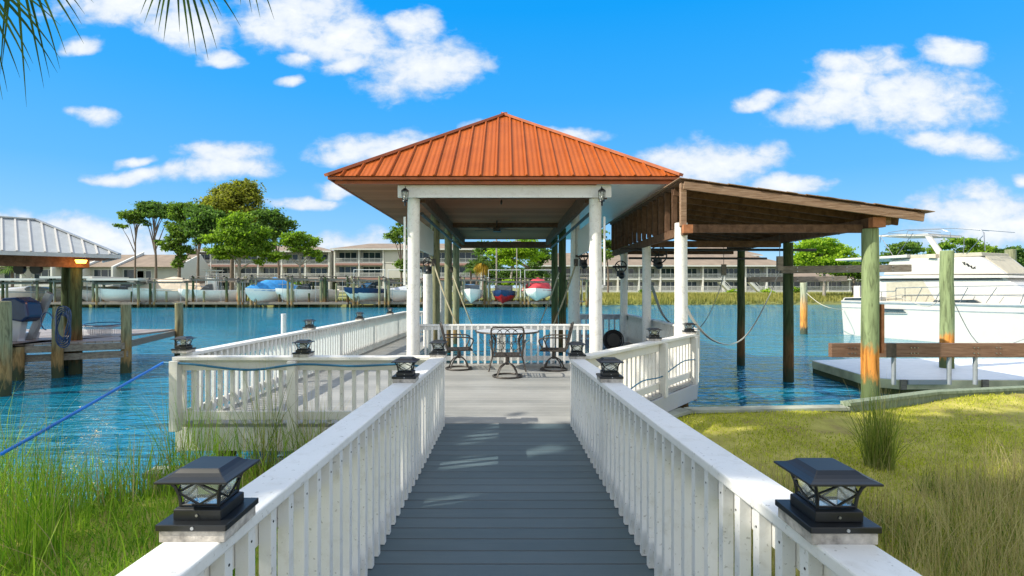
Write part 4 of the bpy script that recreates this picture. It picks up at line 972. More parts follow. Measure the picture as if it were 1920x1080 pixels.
for k, (px_, lab) in enumerate(((37, 'left of two black pulleys under the neighbouring shelter roof'), (68, 'right of two black pulleys under the neighbouring shelter roof'))):
    t = thing('pulley', lab, 'pulley', P(px_, 496, 12.6), group='pulleys under the shelter'); MB().tube([(0, -.04, -.10), (0, .04, -.10)], .13, 16).build('wheel', M['black'], t, True); MB().box(-.08, .08, -.06, .06, -.05, .30).build('bracket', M['darkmetal'], t)
# coiled hose on the dock piling
t = thing('coiled_hose', 'dark blue hose coiled over the dock piling at left', 'hose', P(124, 610, 12.35)); b = MB()
for k in range(6):
    rr_ = .20 + .03*k; b.tube([(rr_*.55*math.cos(a) + .03*math.sin(3*a+k) + .02*k, -.1-.02*k, (rr_*1.35)*math.sin(a) + .02*math.cos(2*a)) for a in np.linspace(0, 2*PI, 25)], .013, 6)
b.tube([(-.36+.14*math.cos(a), -.1, .1+.2*math.sin(a)) for a in np.linspace(.3, 4.6, 14)], .012, 6)
b.build('coil', M['navy'], t, True)
# crab traps: wire cage
t = thing('wire_trap', 'low wire mesh crab trap lying on the old dock', 'crab trap', P(187, 628, 14.6)); b = MB()
for i in range(17):
    x = -.5 + i/16
    b.tube([(x, -.25, 0), (x, -.25, .22 + .06*math.sin(i*.4)), (x, .3, .24), (x, .3, 0)], .006, 4)
for j in range(7): z = .03 + j*.035; b.tube([(-.5, -.25, z), (.5, -.25, z)], .005, 4)
for j in range(5): yy = -.25 + j*.137; b.tube([(-.5, yy, .24), (.5, yy, .24)], .005, 4)
b.build('mesh_cage', M['grey_metal'], t)
MB().tube([(.5*math.cos(a)+.1, .3*math.sin(a), .30+.03*math.sin(a)) for a in np.linspace(0, 2*PI, 21)], .012, 6).build('hoop', M['navy'], t, True)
# moored skiff with outboard at the left edge
sk = thing('skiff', 'grey skiff with a large dark outboard motor at the left edge', 'boat', (-11.9, 12.8, -1.75))
def small_hull(L, Bm, H, dead=.35, n=13, tr=.82):
    b = MB(); st = np.linspace(0, 1, 12); m_ = 9
    for q in st:
        w = Bm/2 * (tr + (1-tr)*min(1, q*2.2)) * (1 - max(0, (q-.52)/.48)**2.3); w = max(w, .005); zk = -H*(1 - .85*max(0, (q-.70)/.30)**2); zs = .18*q*q
        for k in range(m_):
            a = k/(m_-1)*2-1; s_ = abs(a); sg = -1 if a < 0 else 1
            if s_ > .6: f = (s_-.6)/.4; z = zk*.45 + (zs - zk*.45)*f; ww = w*(.86+.14*f)
            else: f = s_/.6; z = zk + (zk*.45 - zk)*f; ww = w*.86*f
            b.v.append((L*q + .15*L*.6*max(0, q-.85)*(z-zk)/H, sg*ww, z))
    for i in range(len(st)-1):
        for k in range(m_-1): b.f.append((i*m_+k, i*m_+k+1, (i+1)*m_+k+1, (i+1)*m_+k))
        b.f.append((i*m_+m_-1, i*m_, (i+1)*m_, (i+1)*m_+m_-1))
    b.f.append(tuple(range(m_))); return b
sk.rotation_euler = (0, 0, R(178))
small_hull(5.2, 1.9, .7).build('hull', M['gelgrey'], sk, True); sk.location = (-11.95, 12.9, -1.12)
mo = MB().prism([(-.62, .42), (-.55, .78), (-.30, .90), (.05, .88), (.14, .60), (.10, .40), (-.45, .30)], -.22, .22).build('motor_cowl', M['navy'], sk, False, .05)
MB().prism([(-.35, .38), (.02, .38), (-.05, -.1), (-.02, -.75), (-.34, -.75), (-.25, -.1)], -.09, .09).build('motor_leg', M['gelgrey'], sk, False, .02)
MB().beam((-.1, -.35, -.25), (-.65, -.33, 1.0), .10, .16).build('brace', M['grey_metal'], sk)
ky = thing('kayak', 'yellow kayak bow resting on the old dock at the left edge', 'kayak', (-12.3, 11.55, -1.16)); ky.rotation_euler = (0, R(-4), R(186))
kh = small_hull(3.4, .62, .2, tr=.3); kh.v = [(x - 3.4, y, z) for x, y, z in kh.v]; ky.location = (-10.75, 11.6, -1.1)
kh.build('hull', M['yellow'], ky, True); ky.rotation_euler = (0, 0, R(8)); ky.location = (-11.15, 12.0, -1.12); ky.scale = (1, 1, .6)

# ------------------------------------------------------------------ far shore buildings
def window(par, x0, x1, z0, z1, y, panes=2, frame='trim'):
    b = MB(); t = .10
    b.box(x0-t, x0, y-.12, y-.004, z0-t, z1+t).box(x1, x1+t, y-.12, y-.004, z0-t, z1+t).box(x0, x1, y-.12, y-.004, z1, z1+t).box(x0, x1, y-.12, y-.004, z0-t, z0)
    for k in range(1, panes): xm = x0 + (x1-x0)*k/panes; b.box(xm-.05, xm+.05, y-.12, y-.004, z0, z1)
    w = b.build('window', M[frame], par); MB().box(x0, x1, y-.06, y-.005, z0, z1).build('pane', M['glass_dark'], w)
def balcony(par, x0, x1, z, y0, y1, h=1.05, solid=True, mat='trim', n=14):
    b = MB(); b.box(x0, x1, y0, y1, z-.22, z); b.box(x0, x1, y0, y0+.08, z+h-.09, z+h).box(x0, x1, y0, y0+.06, z+.06, z+.14)
    k = max(2, int((x1-x0)/.22))
    for i in range(k+1): x = x0 + .04 + (x1-x0-.08)*i/k; b.box(x-.035, x+.035, y0+.01, y0+.05, z+.141, z+h-.091)
    b.build('balcony', M[mat], par)
def condo(lab, x0, x1, y, zb, floors, fh, roof_pitch, depth, bay, wall, hip=True, red=False, over=.7, frame='trim', solidbay=(), stairs=False):
    t = thing('apartment_building', lab, 'building', ((x0+x1)/2, y, zb)); O = Vector(((x0+x1)/2, y, zb)); X0 = x0 - O.x; X1 = x1 - O.x; H = floors*fh
    MB().box(X0, X1, 0, depth, 0, H).build('wall', M[wall], t)
    ez_ = H + .02; rz_ = ez_ + depth/2*roof_pitch; r = MB(); e = over; hx = min(depth/2+e, (X1-X0)/2-.5) if hip else 0
    A = [(X0-e, -1.6-e, ez_), (X1+e, -1.6-e, ez_), (X1+e, depth+e, ez_), (X0-e, depth+e, ez_)]; ym = depth/2
    r.add(A + [(X0-e+hx, ym, rz_), (X1+e-hx, ym, rz_)], [(0, 1, 5, 4), (1, 2, 5), (2, 3, 4, 5), (3, 0, 4), (3, 2, 1, 0)]); r.build('roof', M['roof_brown'], t)
    MB().box(X0-e, X1+e, -1.6-e-.05, -1.6-e, ez_-.28, ez_-.004).build('fascia', M['trim'], t)
    nb = max(1, int(round((X1-X0)/bay))); bw = (X1-X0)/nb
    for i in range(nb):
        a = X0 + i*bw; b_ = a + bw
        MB().box(a-.14, a+.14, -1.6, -.003, 0, H-.003).build('party_wall', M['trim' if i % 2 else 'cream'], t)
        for f in range(floors):
            z = f*fh
            if (i, f) in solidbay: MB().box(a+.2, b_-.2, -1.5, -.004, z, z+fh-.1).build('infill_panel', M['wall_cream'], t); continue
            window(t, a+.5, b_-bw*.12-.3, z+(.35 if f else .5), z+fh*.78, 0, 3 if bw > 4 else 2, frame)
            if f > 0 or not stairs: balcony(t, a+.15, b_-.15, z+.0 if f else .24, -1.55, -.005)
            if red and f: MB().box(a+.16, b_-.16, -1.66, -1.56, z-.40, z+.05).build('deck_edge', M['redtrim'], t)
    MB().box(X1-.14, X1+.14, -1.6, -.003, 0, H-.003).build('party_wall', M['trim'], t)
    return t
condo('two storey apartment building with long brown hip roof behind the marsh at right', 5.5, 57.5, 110, -.9, 2, 2.75, .50, 12, 4.4, 'wall_grey')
condo('three storey apartment building with brown roof left of the pavilion post', -34.8, -5.0, 110, -.9, 3, 2.95, .30, 11, 4.6, 'wall_grey', hip=True, red=True, solidbay=((2, 2), (2, 1)))
condo('three storey apartment building half hidden behind the tall pines', -66, -36.6, 112, -.9, 3, 2.85, .30, 11, 4.6, 'wall_grey', red=True)
condo('small grey building at the far right of the marsh', 62, 86, 120, -.9, 1, 2.9, .4, 9, 4.5, 'wall_cream')
condo('grey gabled apartment building behind the low brown roofs', 44, 60, 128, -.9, 3, 2.9, .5, 12, 4.6, 'wall_cream')
# stairs before the right building
for k, px_ in enumerate((1370, 1425)):
    x0 = (px_-CX)/F*106; t = thing('stairs', ['left white outdoor stair', 'right white outdoor stair'][k] + ' in front of the right apartment building', 'stairs', (x0, 106, -1))
    MB().prism([(0, 0), (.6, 0), (-1.6, 2.2), (-2.2, 2.2)], 0, 1.2).build('flight', M['trim'], t); MB().beam((.3, 0, 1.0), (-1.9, 0, 3.2), .08, .08).beam((.3, 1.2, 1.0), (-1.9, 1.2, 3.2), .08, .08).build('handrail', M['trim'], t)
# row of townhouses at left: one attached building, units divided by white parapets
TH = thing('townhouse_row', 'low row of white townhouses with brown sloping roofs and diagonal parapets at left', 'building', (-80, 100, -1.0))
X0, X1 = -22, 18.9; MB().box(X0, X1, 0, 10, 0, 4.9).build('wall', M['wall_grey'], TH)
MB().add([(X0, -1.2, 4.92), (X1, -1.2, 4.92), (X1, 6.5, 7.65), (X0, 6.5, 7.65), (X1, 10, 4.92), (X0, 10, 4.92)], [(0, 1, 2, 3), (3, 2, 4, 5), (0, 5, 4, 1), (1, 4, 2), (0, 3, 5)]).build('roof', M['roof_brown'], TH)
x = X1 - 11.2; k = 0
for x in (7.6, 2.0, -3.6, -9.2, -14.8, -20.4):
    MB().prism([(-1.9, 0), (-1.9, 4.95), (6.6, 8.2), (6.6, 7.6), (-1.2, 4.6), (-.004, 4.6), (-.004, 0)], x-.18, x+.18, lambda a, b, c: (c, a, b)).build('parapet', M['trim'], TH)
    window(TH, x+.9, x+4.9, 2.7, 4.4, 0, 3 if k % 2 else 2); balcony(TH, x+.25, x+5.3, 1.5, -1.1, -.005); window(TH, x+.9, x+4.9, .3, 1.2, 0, 3); k += 1
window(TH, 11.0, 13.6, 2.9, 4.2, 0, 2)
MB().box(X1-.003, X1+.25, -.6, 10, 0, 5.0).prism([(-1.2, 5.0), (6.5, 7.7), (10, 5.0)], X1-.003, X1+.25, lambda a, b, c: (c, a, b)).build('gable_wall', M['trim'], TH)

# ------------------------------------------------------------------ trees
def leafcloud(name, lobes, n, size, mat, parent, shell=.55, flat=.0, aspect=.6, sub=16, srad=.52, gaps=(), off=None):
    """leaves gathered in small clumps spread through each lobe, with gaps between the clumps"""
    tot = sum(l[3]*l[4]*l[5] for l in lobes) ** 1.0; Vs = []
    for (cx, cy, cz, rx, ry, rz) in lobes:
        k = max(24, int(n * (rx*ry*rz) / tot)); q = max(4, sub)
        c = RNG.normal(size=(q, 3)); c /= np.linalg.norm(c, axis=1)[:, None]; c *= (RNG.uniform(.15, 1, q)**.45 * .80)[:, None]; c[:, 2] = c[:, 2]*.9 + .05
        sr = srad * RNG.uniform(.6, 1.25, q)
        idx = RNG.integers(0, q, k); u = RNG.normal(size=(k, 3)); u /= np.linalg.norm(u, axis=1)[:, None]; u *= (np.abs(RNG.normal(0, .52, k))**.8)[:, None]; u[:, 2] *= .75
        p = c[idx] + u * sr[idx][:, None]
        Vs.append(np.stack([cx+p[:, 0]*rx, cy+p[:, 1]*ry, cz+p[:, 2]*rz], 1))
    C = np.concatenate(Vs)
    for g_, rad_ in gaps:
        q_ = C + np.array(off) - np.array(g_); dd_ = np.array(tuple(tosun)); al_ = q_ @ dd_; C = C[np.linalg.norm(q_ - al_[:, None]*dd_, axis=1) > rad_]
    m_ = len(C); a = RNG.normal(size=(m_, 3)); a[:, 2] *= (1-flat); a /= np.linalg.norm(a, axis=1)[:, None]
    b = RNG.normal(size=(m_, 3)); b -= (b*a).sum(1)[:, None]*a; b /= np.linalg.norm(b, axis=1)[:, None]; s = size*RNG.uniform(.6, 1.3, m_)[:, None]
    a = a*s; b = b*s*aspect; V = np.stack([C-a, C-b*.9, C+a, C+b*.9], 1).reshape(-1, 3)
    return np_mesh(name, V, np.arange(m_*4).reshape(-1, 4), mat, parent)
def tree(lab, px, d, ground, lobes_px, mat, n, size, bark='bark', r=.28, lean=0, name='pine_tree', cat='tree', group='trees on the far shore', depth=.8):
    """lobes_px: (px, py, rx_px, ry_px) crown lobes measured at distance d"""
    X = (px-CX)/F*d; t = thing(name, lab, cat, (X, d, ground), group=group); k = d/F; lobes = []
    for (lx, ly, a, b) in lobes_px: lobes.append(((lx-px)*k, random.uniform(-.8, .8)*a*k*.4, (CY-ly)*k-ground, a*k, max(a, b)*k*depth, b*k))
    if len(lobes) >= 6:
        lobes += [tuple((a_+b_)/2*(1 if q_ < 3 else .92) for q_, (a_, b_) in enumerate(zip(l1, l2))) for l1, l2 in zip(lobes, lobes[1:]) if math.dist(l1[:3], l2[:3]) < 1.6*(l1[3]+l2[3])]; n = int(n*1.35)
    ct = max(l[2] for l in lobes); cz = min(l[2] for l in lobes)
    top = max(lobes, key=lambda l: l[2]); b = MB(); hz = top[2]
    pts = smooth([(0, 0, -.3), (.12*r, 0, hz*.35), (top[0]*.35+lean, top[1]*.3, hz*.7), (top[0]*.9, top[1]*.9, hz)], 5)
    r *= .66; b.tube(pts, [r*(1-.78*i/(len(pts)-1)) for i in range(len(pts))], 9)
    b.build('trunk', M[bark], t, True); br = MB()
    for l in lobes:
        s = random.uniform(.45, .8); zb = max(hz*.3, min(l[2]-l[5]*.4, hz*.9)) * s + 0; i = min(len(pts)-1, int(s*(len(pts)-1))); p0 = pts[i]
        if p0.z > l[2]: p0 = pts[max(1, int((l[2]/hz)*.8*(len(pts)-1)))]
        br.tube([p0, (Vector(p0)*.5+Vector(l[:3])*.5)+Vector((0, 0, .3)), Vector(l[:3])], [r*.42, r*.28, r*.1], 6)
        for q in range(4):
            e = Vector((l[0]+random.uniform(-.7, .7)*l[3], l[1]+random.uniform(-.7, .7)*l[4], l[2]+random.uniform(-.2, .6)*l[5])); br.tube([Vector(l[:3]), e], [r*.14, r*.05], 5)
    br.build('limbs', M[bark], t, True)
    leafcloud('crown', [(a_, b_, c_, d_*1.22, e_*1.22, f_*1.25) for a_, b_, c_, d_, e_, f_ in lobes], int(n*2.1), size*.64, M[mat], t)
    return t
G = -.9
tree('slim leaning pine, leftmost on the far shore, with small flat crown', 253, 80, G, [(240, 405, 17, 8), (262, 403, 12, 8), (228, 424, 12, 4), (256, 398, 9, 5), (268, 415, 7, 5), (248, 415, 10, 4)], 'pine', 1500, .30, r=.26)
tree('tall forked pine second from the left on the far shore', 292, 80, G, [(285, 385, 24, 9), (268, 400, 12, 8), (310, 392, 18, 9), (295, 402, 24, 9), (320, 405, 14, 8), (298, 452, 11, 5), (276, 420, 9, 5)], 'pine2', 3000, .30, r=.34)
tree('pine with ragged low branches third from the left', 336, 78, G, [(338, 392, 20, 12), (352, 390, 22, 10), (328, 425, 16, 12), (345, 440, 20, 16), (318, 462, 18, 9), (350, 470, 14, 10), (333, 495, 10, 12), (330, 405, 14, 9)], 'pine', 4200, .32, r=.42)
tree('dark pine with dense rounded crown before the apartment building', 371, 76, G, [(375, 400, 28, 16), (395, 408, 26, 20), (360, 425, 20, 14), (385, 440, 26, 18), (408, 430, 18, 20), (372, 455, 14, 8)], 'pine2', 5200, .32, r=.36)
tree('huge broad tree with olive yellow crown towering over the pines', 435, 88, G, [(450, 358, 34, 20), (425, 368, 32, 18), (478, 375, 20, 24), (395, 385, 26, 18), (440, 400, 48, 28), (475, 415, 26, 24), (400, 412, 26, 22), (455, 345, 20, 10)], 'leaf_y', 15000, .34, 'bark', .6, name='broadleaf_tree')
tree('dark pine right of the broad tree', 522, 84, G, [(500, 402, 22, 14), (525, 412, 24, 12), (540, 428, 14, 9), (505, 425, 26, 12), (490, 445, 20, 20), (515, 440, 20, 8)], 'pine2', 4200, .32, r=.34)
tree('bright green tree with two pale trunks in front of the apartment building', 448, 72, G, [(450, 420, 32, 20), (430, 445, 34, 18), (480, 440, 30, 20), (405, 470, 22, 9), (450, 470, 44, 14), (490, 470, 20, 14), (425, 480, 28, 8), (505, 460, 12, 10), (485, 490, 12, 8)], 'leaf_g', 13000, .30, 'bark_pale', .42, name='broadleaf_tree')
tree('round topped light green tree farthest right of the left group', 562, 72, G, [(560, 442, 24, 13), (545, 455, 22, 10), (580, 455, 16, 12), (525, 480, 20, 8), (590, 475, 12, 8), (510, 485, 12, 9), (600, 485, 7, 8), (565, 468, 20, 6)], 'leaf_g', 4200, .27, 'bark_pale', .3, name='broadleaf_tree')
tree('pine standing just left of the left pavilion post', 752, 76, G, [(748, 430, 18, 12), (738, 445, 16, 10), (760, 448, 22, 12), (752, 500, 12, 14)], 'pine', 2600, .28, r=.3)
tree('lime green tree seen through the middle of the pavilion', 958, 78, G, [(945, 470, 26, 16), (975, 468, 30, 16), (1000, 480, 16, 12), (925, 478, 14, 10), (960, 490, 26, 10), (985, 455, 26, 12)], 'leaf_b', 6500, .26, 'bark_pale', .32, name='broadleaf_tree')
tree('dark tree behind the lime green one, under the pavilion', 1012, 90, G, [(910, 468, 20, 14), (1010, 490, 26, 14), (890, 500, 14, 16), (925, 505, 18, 18), (1022, 470, 12, 12), (962, 520, 34, 16), (1000, 518, 26, 16), (930, 525, 22, 14)], 'pine2', 9000, .34, r=.45)
tree('dark tree showing beside the right soffit of the pavilion', 1140, 95, G, [(1150, 460, 22, 12), (1135, 480, 14, 14), (1165, 470, 14, 8), (1128, 440, 10, 10)], 'pine', 2400, .34, r=.3)
tree('bright tree cluster right of the dark pilings', 1545, 74, G, [(1520, 462, 28, 16), (1545, 458, 24, 14), (1575, 472, 28, 14), (1530, 490, 40, 18), (1590, 490, 22, 12), (1505, 480, 14, 14), (1560, 505, 30, 14)], 'leaf_b', 9000, .28, 'bark_pale', .35, name='broadleaf_tree')
tree('low dark tree at the end of the marsh behind the cruiser', 1600, 78, G, [(1585, 510, 22, 14), (1610, 505, 20, 16), (1625, 520, 16, 12)], 'leaf_g', 3000, .3, r=.3, name='broadleaf_tree')
tree('small tree crown above the cruiser hardtop', 1690, 66, G, [(1690, 462, 24, 9), (1672, 470, 14, 8), (1710, 470, 20, 8), (1688, 485, 34, 14)], 'pine', 3500, .26, r=.26)
tree('tiny tree top behind the radar arch of the cruiser', 1752, 72, G, [(1752, 470, 14, 10), (1748, 490, 20, 16)], 'leaf_g', 1500, .28, r=.24, name='broadleaf_tree')
tree('rounded green tree above the cruiser bridge', 1812, 64, G, [(1810, 455, 26, 11), (1835, 468, 24, 11), (1785, 462, 18, 10), (1815, 480, 44, 14), (1850, 490, 26, 22)], 'leaf_g', 6500, .26, r=.3, name='broadleaf_tree')
tree('pine at the right edge behind the green piling', 1885, 62, G, [(1890, 470, 24, 7), (1915, 478, 22, 8), (1878, 490, 26, 16), (1910, 505, 30, 20), (1935, 490, 26, 16), (1870, 510, 24, 16)], 'pine2', 7000, .26, r=.32)
def shrub(px, py, rx, ry, d, lab, mat='leaf_b', n=600):
    t = thing('shrub', lab, 'shrub', ((px-CX)/F*d, d, -1.3), group='shrubs on the far shore'); k = d/F
    leafcloud('foliage', [(0, 0, (CY-py)*k+1.3, rx*k, rx*k*.7, ry*k), (rx*k*.4, .2, (CY-py)*k+1.3-ry*k*.3, rx*k*.7, rx*k*.5, ry*k*.8)], n, .20, M[mat], t)
    MB().tube([(0, 0, -.2), (0, 0, (CY-py)*k+1.3)], .06, 6).build('stem', M['bark'], t)
shrub(1368, 547, 14, 8, 98, 'bright yellow green shrub below the right apartment building'); shrub(1440, 548, 14, 8, 98, 'second yellow green shrub by the white stairs'); shrub(1490, 545, 16, 9, 96, 'dark shrub at the right end of the apartment building', 'leaf_g')
shrub(560, 535, 14, 8, 66, 'green shrub behind the blue covered boat', 'leaf_g'); shrub(478, 540, 12, 8, 66, 'lime shrub between the lifts left of the blue boat'); shrub(950, 530, 12, 8, 66, 'lime shrub behind the red sailboat'); shrub(610, 548, 16, 7, 66, 'low green shrub between two covered boats', 'leaf_g')
shrub(1210, 546, 12, 8, 100, 'small shrub at the foot of the apartment building behind the white post', 'leaf_g')
def palm_far(px, d, ytop, lab, gold=False):
    X = (px-CX)/F*d; zt = (CY-ytop)/F*d; t = thing('palm_tree', lab, 'palm', (X, d, -1.1), group='palms on the far shore'); H = zt+1.1
    MB().tube([(0, 0, -.2), (.1, 0, H*.5), (0, 0, H)], [.2, .16, .15], 8).build('trunk', M['bark'], t, True)
    def fr(n, down, L, mat, name, lo):
        V = []
        for i in range(n):
            a = random.uniform(0, 2*PI); e = random.uniform(*lo)
            p = Vector((0, 0, H)); dv = Vector((math.cos(a)*math.cos(e), math.sin(a)*math.cos(e), math.sin(e))); side = dv.cross(Vector((0, 0, 1))).normalized()
            for k in range(-4, 5):
                q = (dv + side*k*.16).normalized(); tip = p + q*L*(1-.05*abs(k)) + Vector((0, 0, -down*L)); mid = p + q*L*.55
                w = side*.05; V += [p, mid-w, tip, mid+w]
        V = np.array([tuple(v) for v in V]); np_mesh(name, V, np.arange(len(V)).reshape(-1, 4), M[mat], t)
    fr(26, .35, 1.7, 'palm_far', 'fronds', (-.3, 1.3))
    if gold: fr(16, .5, 1.6, 'palm_gold', 'dead_fronds', (-1.3, -.2))
palm_far(882, 76, 505, 'small green palm left of the golden one under the pavilion'); palm_far(905, 70, 492, 'palm with golden drooping fronds seen through the pavilion', True); palm_far(893, 80, 498, 'pale palm between the two front palms'); palm_far(22, 66, 505, 'low palm behind the far docks at the left edge')

for k, px_ in enumerate((931, 969)):
    t = thing('utility_pole', ['tall pale pole rising behind the lifts under the pavilion', 'second, thinner pale pole right of the tall one under the pavilion'][k], 'pole', ((px_-CX)/F*68, 68, -1.4)); MB().cyl((0, 0), .10 - .03*k, 0, 7.6, 8).build('shaft', M['bark_pale'], t, True); MB().box(-.5, .5, -.04, .04, 7.3, 7.4).build('crossarm', M['bark_pale'], t)
# marsh grass on the right bank
pts = []
while len(pts) < 26000:
    x = random.uniform(7, 64); y = random.uniform(64.5, 82) if x > 10 else random.uniform(66, 80); e = 64.6 + (x-8)*.10
    if y < e: continue
    s = y - e; pts.append((x, y, -1.98 + min(.55, s*.06)))
pts = np.array(pts); hh = RNG.uniform(.45, .95, len(pts))
tag(blades('marsh_grass', pts, hh, RNG.uniform(.05, .12, len(pts)), .25, M['marsh']), 'golden marsh grass along the far right bank', None, None, 'stuff')
pts = [(random.uniform(-60, 8), random.uniform(60, 74), -1.7) for _ in range(9000)]
tag(blades('far_bank_grass', pts, .5, .09, .4, M['marsh']), 'rough grass on the far bank behind the docks', None, None, 'stuff')

# ------------------------------------------------------------------ far docks, lifts and boats
random.seed(21)
def far_dock(lab, px0, px1, d):
    t = thing('far_dock', lab, 'dock', ((px0-CX)/F*d, d, 0), group='docks on the far shore'); L = (px1-px0)/F*d
    MB().box(0, L, -.6, 1.4, -1.62, -1.50).build('walkway_planks', M['dockplank'], t); MB().box(0, L, -.66, -.605, -1.74, -1.52).build('edge_beam', M['grey_wood'], t)
    x = .4
    while x < L:
        b = MB().cyl((x, -.5), .11, -2.7, -1.45 if random.random() < .6 else random.uniform(-.9, -.3), 8); b.build('piling', M['pile_g' if random.random() < .6 else 'pile_d'], t, True); x += random.uniform(1.0, 1.7)
far_dock('left stretch of far dock behind the neighbouring pier', -60, 270, 57.2); far_dock('far dock below the white and tan boats', 272, 470, 57.6); far_dock('far dock below the blue covered boat', 472, 655, 57.4)
far_dock('far dock below the navy boat', 657, 850, 57.8); far_dock('far dock below the red boats', 860, 1050, 58.4)
def lift(px0, px1, d, lab, ztop=1.15, depth=4.2, beams=True, frame=False, roof=None, dark=False):
    ztop += random.uniform(-.30, .18); a = (px0-CX)/F*d; L = (px1-px0)/F*d; t = thing('boat_lift', lab, 'boat lift', (a, d, 0), group='boat lifts on the far shore')
    for x in (0, L):
        for y in (0, depth):
            for k in range(2 if y == 0 and random.random() < .6 else 1):
                MB().tube([(x + k*.42, y, -2.7), (x + k*.42 + random.uniform(-.04, .04), y, ztop + random.uniform(-.25, .15))], [.14, .12], 9).build('piling', M['pile_g' if random.random() < .65 else 'pile_d'], t, True)
    if beams:
        for x in (0, L): MB().beam((x, -.6, ztop-.28), (x, depth+.6, ztop-.28), .16, .26).build('side_beam', M['grey_wood'], t)
        MB().tube([(-.2, -.3, ztop-.02), (L+.2, -.3, ztop-.02)], .05, 6).build('winch_shaft', M['darkmetal'], t); MB().beam((-.2, -.1, ztop-.36), (L+.2, -.1, ztop-.36), .12, .20).build('cross_beam', M['grey_wood'], t)
        for x in (.12, L-.12): MB().sphere((x, -.35, ztop+.02), .11, 8, 6).build('winch_drum', M['darkmetal'], t, True)
        for x in (.5, L-.5): MB().beam((x, -.2, ztop-.4), (x, -.2, -1.5), .03, .03).build('cable', M['grey_metal'], t)
        MB().beam((.2, .3, -1.5), (L-.2, .3, -1.5), .12, .18).build('cradle_beam', M['grey_wood'], t); MB().beam((.2, depth-.5, -1.5), (L-.2, depth-.5, -1.5), .12, .18).build('cradle_beam', M['grey_wood'], t)
    if frame: MB().tube([(0, -.1, -1), (0, -.1, 1.95), (L, -.1, 1.95), (L, -.1, -1)], .045, 6).build('canopy_frame', M['trim'], t)
    if roof: MB().box(-.5, L+.5, -.8, depth+.5, ztop-.06, ztop+.16).build('platform', M[roof], t)
lift(5, 70, 57.0, 'leftmost far lift under a pale platform roof', roof='wall_cream', ztop=.9); lift(95, 175, 57.0, 'far lift with pale platform between the shelter post and the pines', roof='wall_cream', ztop=.95)
lift(182, 260, 56.6, 'far lift holding the small white boat, under a pale slab', roof='wall_cream', ztop=1.0)
lift(282, 350, 57.0, 'far lift holding the tan covered boat'); lift(362, 425, 57.2, 'far lift holding the centre console boat'); lift(448, 470, 57.0, 'narrow empty far lift left of the blue covered boat', frame=False)
lift(472, 540, 56.8, 'far lift holding the blue covered boat'); lift(548, 602, 57.0, 'far lift holding the open white bow rider'); lift(606, 652, 57.4, 'empty far lift between the white boat and the navy boat', beams=True)
lift(664, 722, 57.0, 'far lift with white frame holding the navy boat', frame=True); lift(728, 790, 57.4, 'far lift with white frame behind the pavilion post', frame=True)
lift(862, 908, 57.6, 'far lift holding the plain grey boat under the pavilion'); lift(916, 976, 57.8, 'far lift with white frame holding the red keel boat', frame=True); lift(984, 1040, 57.8, 'far lift with white frame holding the red covered boat', frame=True)
lift(795, 845, 57.2, 'far lift beside the left pavilion pilings'); lift(1062, 1100, 58.5, 'last far lift before the marsh grass')
def far_boat(px, ysheer, d, L, Bm, H, rz, hullm, lab, cover=None, console=False, motor=False, stripe=None):
    t = thing('motor_boat', lab, 'boat', P(px, ysheer - 1, d), R(rz), 'boats on lifts across the canal'); t.scale = (1.16, 1.16, 1.22); hb = small_hull(L, Bm, H); hb.v = [(x-L/2, y, z) for x, y, z in hb.v]; hb.build('hull', M[hullm], t, True)
    b = MB(); b.tube([(-L/2, s*Bm*.41, .02) for s in (-1, 1)], .04, 5); b.build('transom_rail', M['gel_far'], t)
    if stripe: 
        sb = small_hull(L*1.004, Bm*1.02, H); sb.v = [(x-L/2*1.004, y, max(z, -.42*H) if z < 0 else z+.0) for x, y, z in sb.v]; sb.build('topside_band', M[stripe], t, True)
    if cover:
        c = MB(); st = np.linspace(0, 1, 10)
        for q in st:
            w = Bm/2*1.03*(1 - max(0, (q-.5)/.5)**2.2) + .02; zp = .18*q*q + .02 + (1.15 if cover[1] else .5)*max(0, 1-abs(q-.42)/.58)**.8
            for k in range(7): a = k/6*2-1; c.v.append((L*q-L/2, a*w, .18*q*q+.03 + (zp-.18*q*q-.03)*(1-abs(a)**1.6) - (.18 if abs(a) == 1 else 0)))
        for i in range(9):
            for k in range(6): c.f.append((i*7+k, i*7+k+1, (i+1)*7+k+1, (i+1)*7+k))
        c.f.append(tuple(range(7))); c.build('cover', M[cover[0]], t, True, angle=60)
    else:
        MB().prism([(-.2, 0), (.9, .1), (.35, .55), (-.1, .6)], -Bm*.33, Bm*.33).build('windscreen', M['glass_dark'], t)
        MB().box(-L*.40, L*.1, -Bm*.38, Bm*.38, -.05, .06).build('cockpit_sole', M['gelgrey'], t)
        r_ = MB()
        for s in (-1, 1): r_.tube(smooth([(L*.02, s*Bm*.42, .3), (L*.25, s*Bm*.36, .45), (L*.42, s*Bm*.12, .52), (L*.46, 0, .52)], 4), .02, 5)
        r_.build('bow_rail', M['steel'], t, True)
    if console:
        b = MB()
        for sx in (-.5, .5):
            for sy in (-.5, .5): b.tube([(sx, sy, 0), (sx*.8, sy, 1.75)], .04, 6)
        b.build('tee_top_legs', M['trim'], t, True); MB().box(-.9, .8, -.75, .75, 1.76, 1.84).build('tee_top', M['canvas'], t); MB().box(-.3, .4, -.4, .4, 0, 1.1).build('console', M['gel_far'], t, bevel=.05)
    if motor: MB().box(-L/2-.5, -L/2-.02, -.25, .25, -.2, .55).build('outboard', M['black'], t, bevel=.08)
    return t
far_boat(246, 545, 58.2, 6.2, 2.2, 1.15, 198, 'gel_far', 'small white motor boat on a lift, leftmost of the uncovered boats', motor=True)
far_boat(318, 544, 58.8, 6.6, 2.6, 1.35, 202, 'gel_far', 'large boat under a peaked tan cover on a lift', ('tan', True))
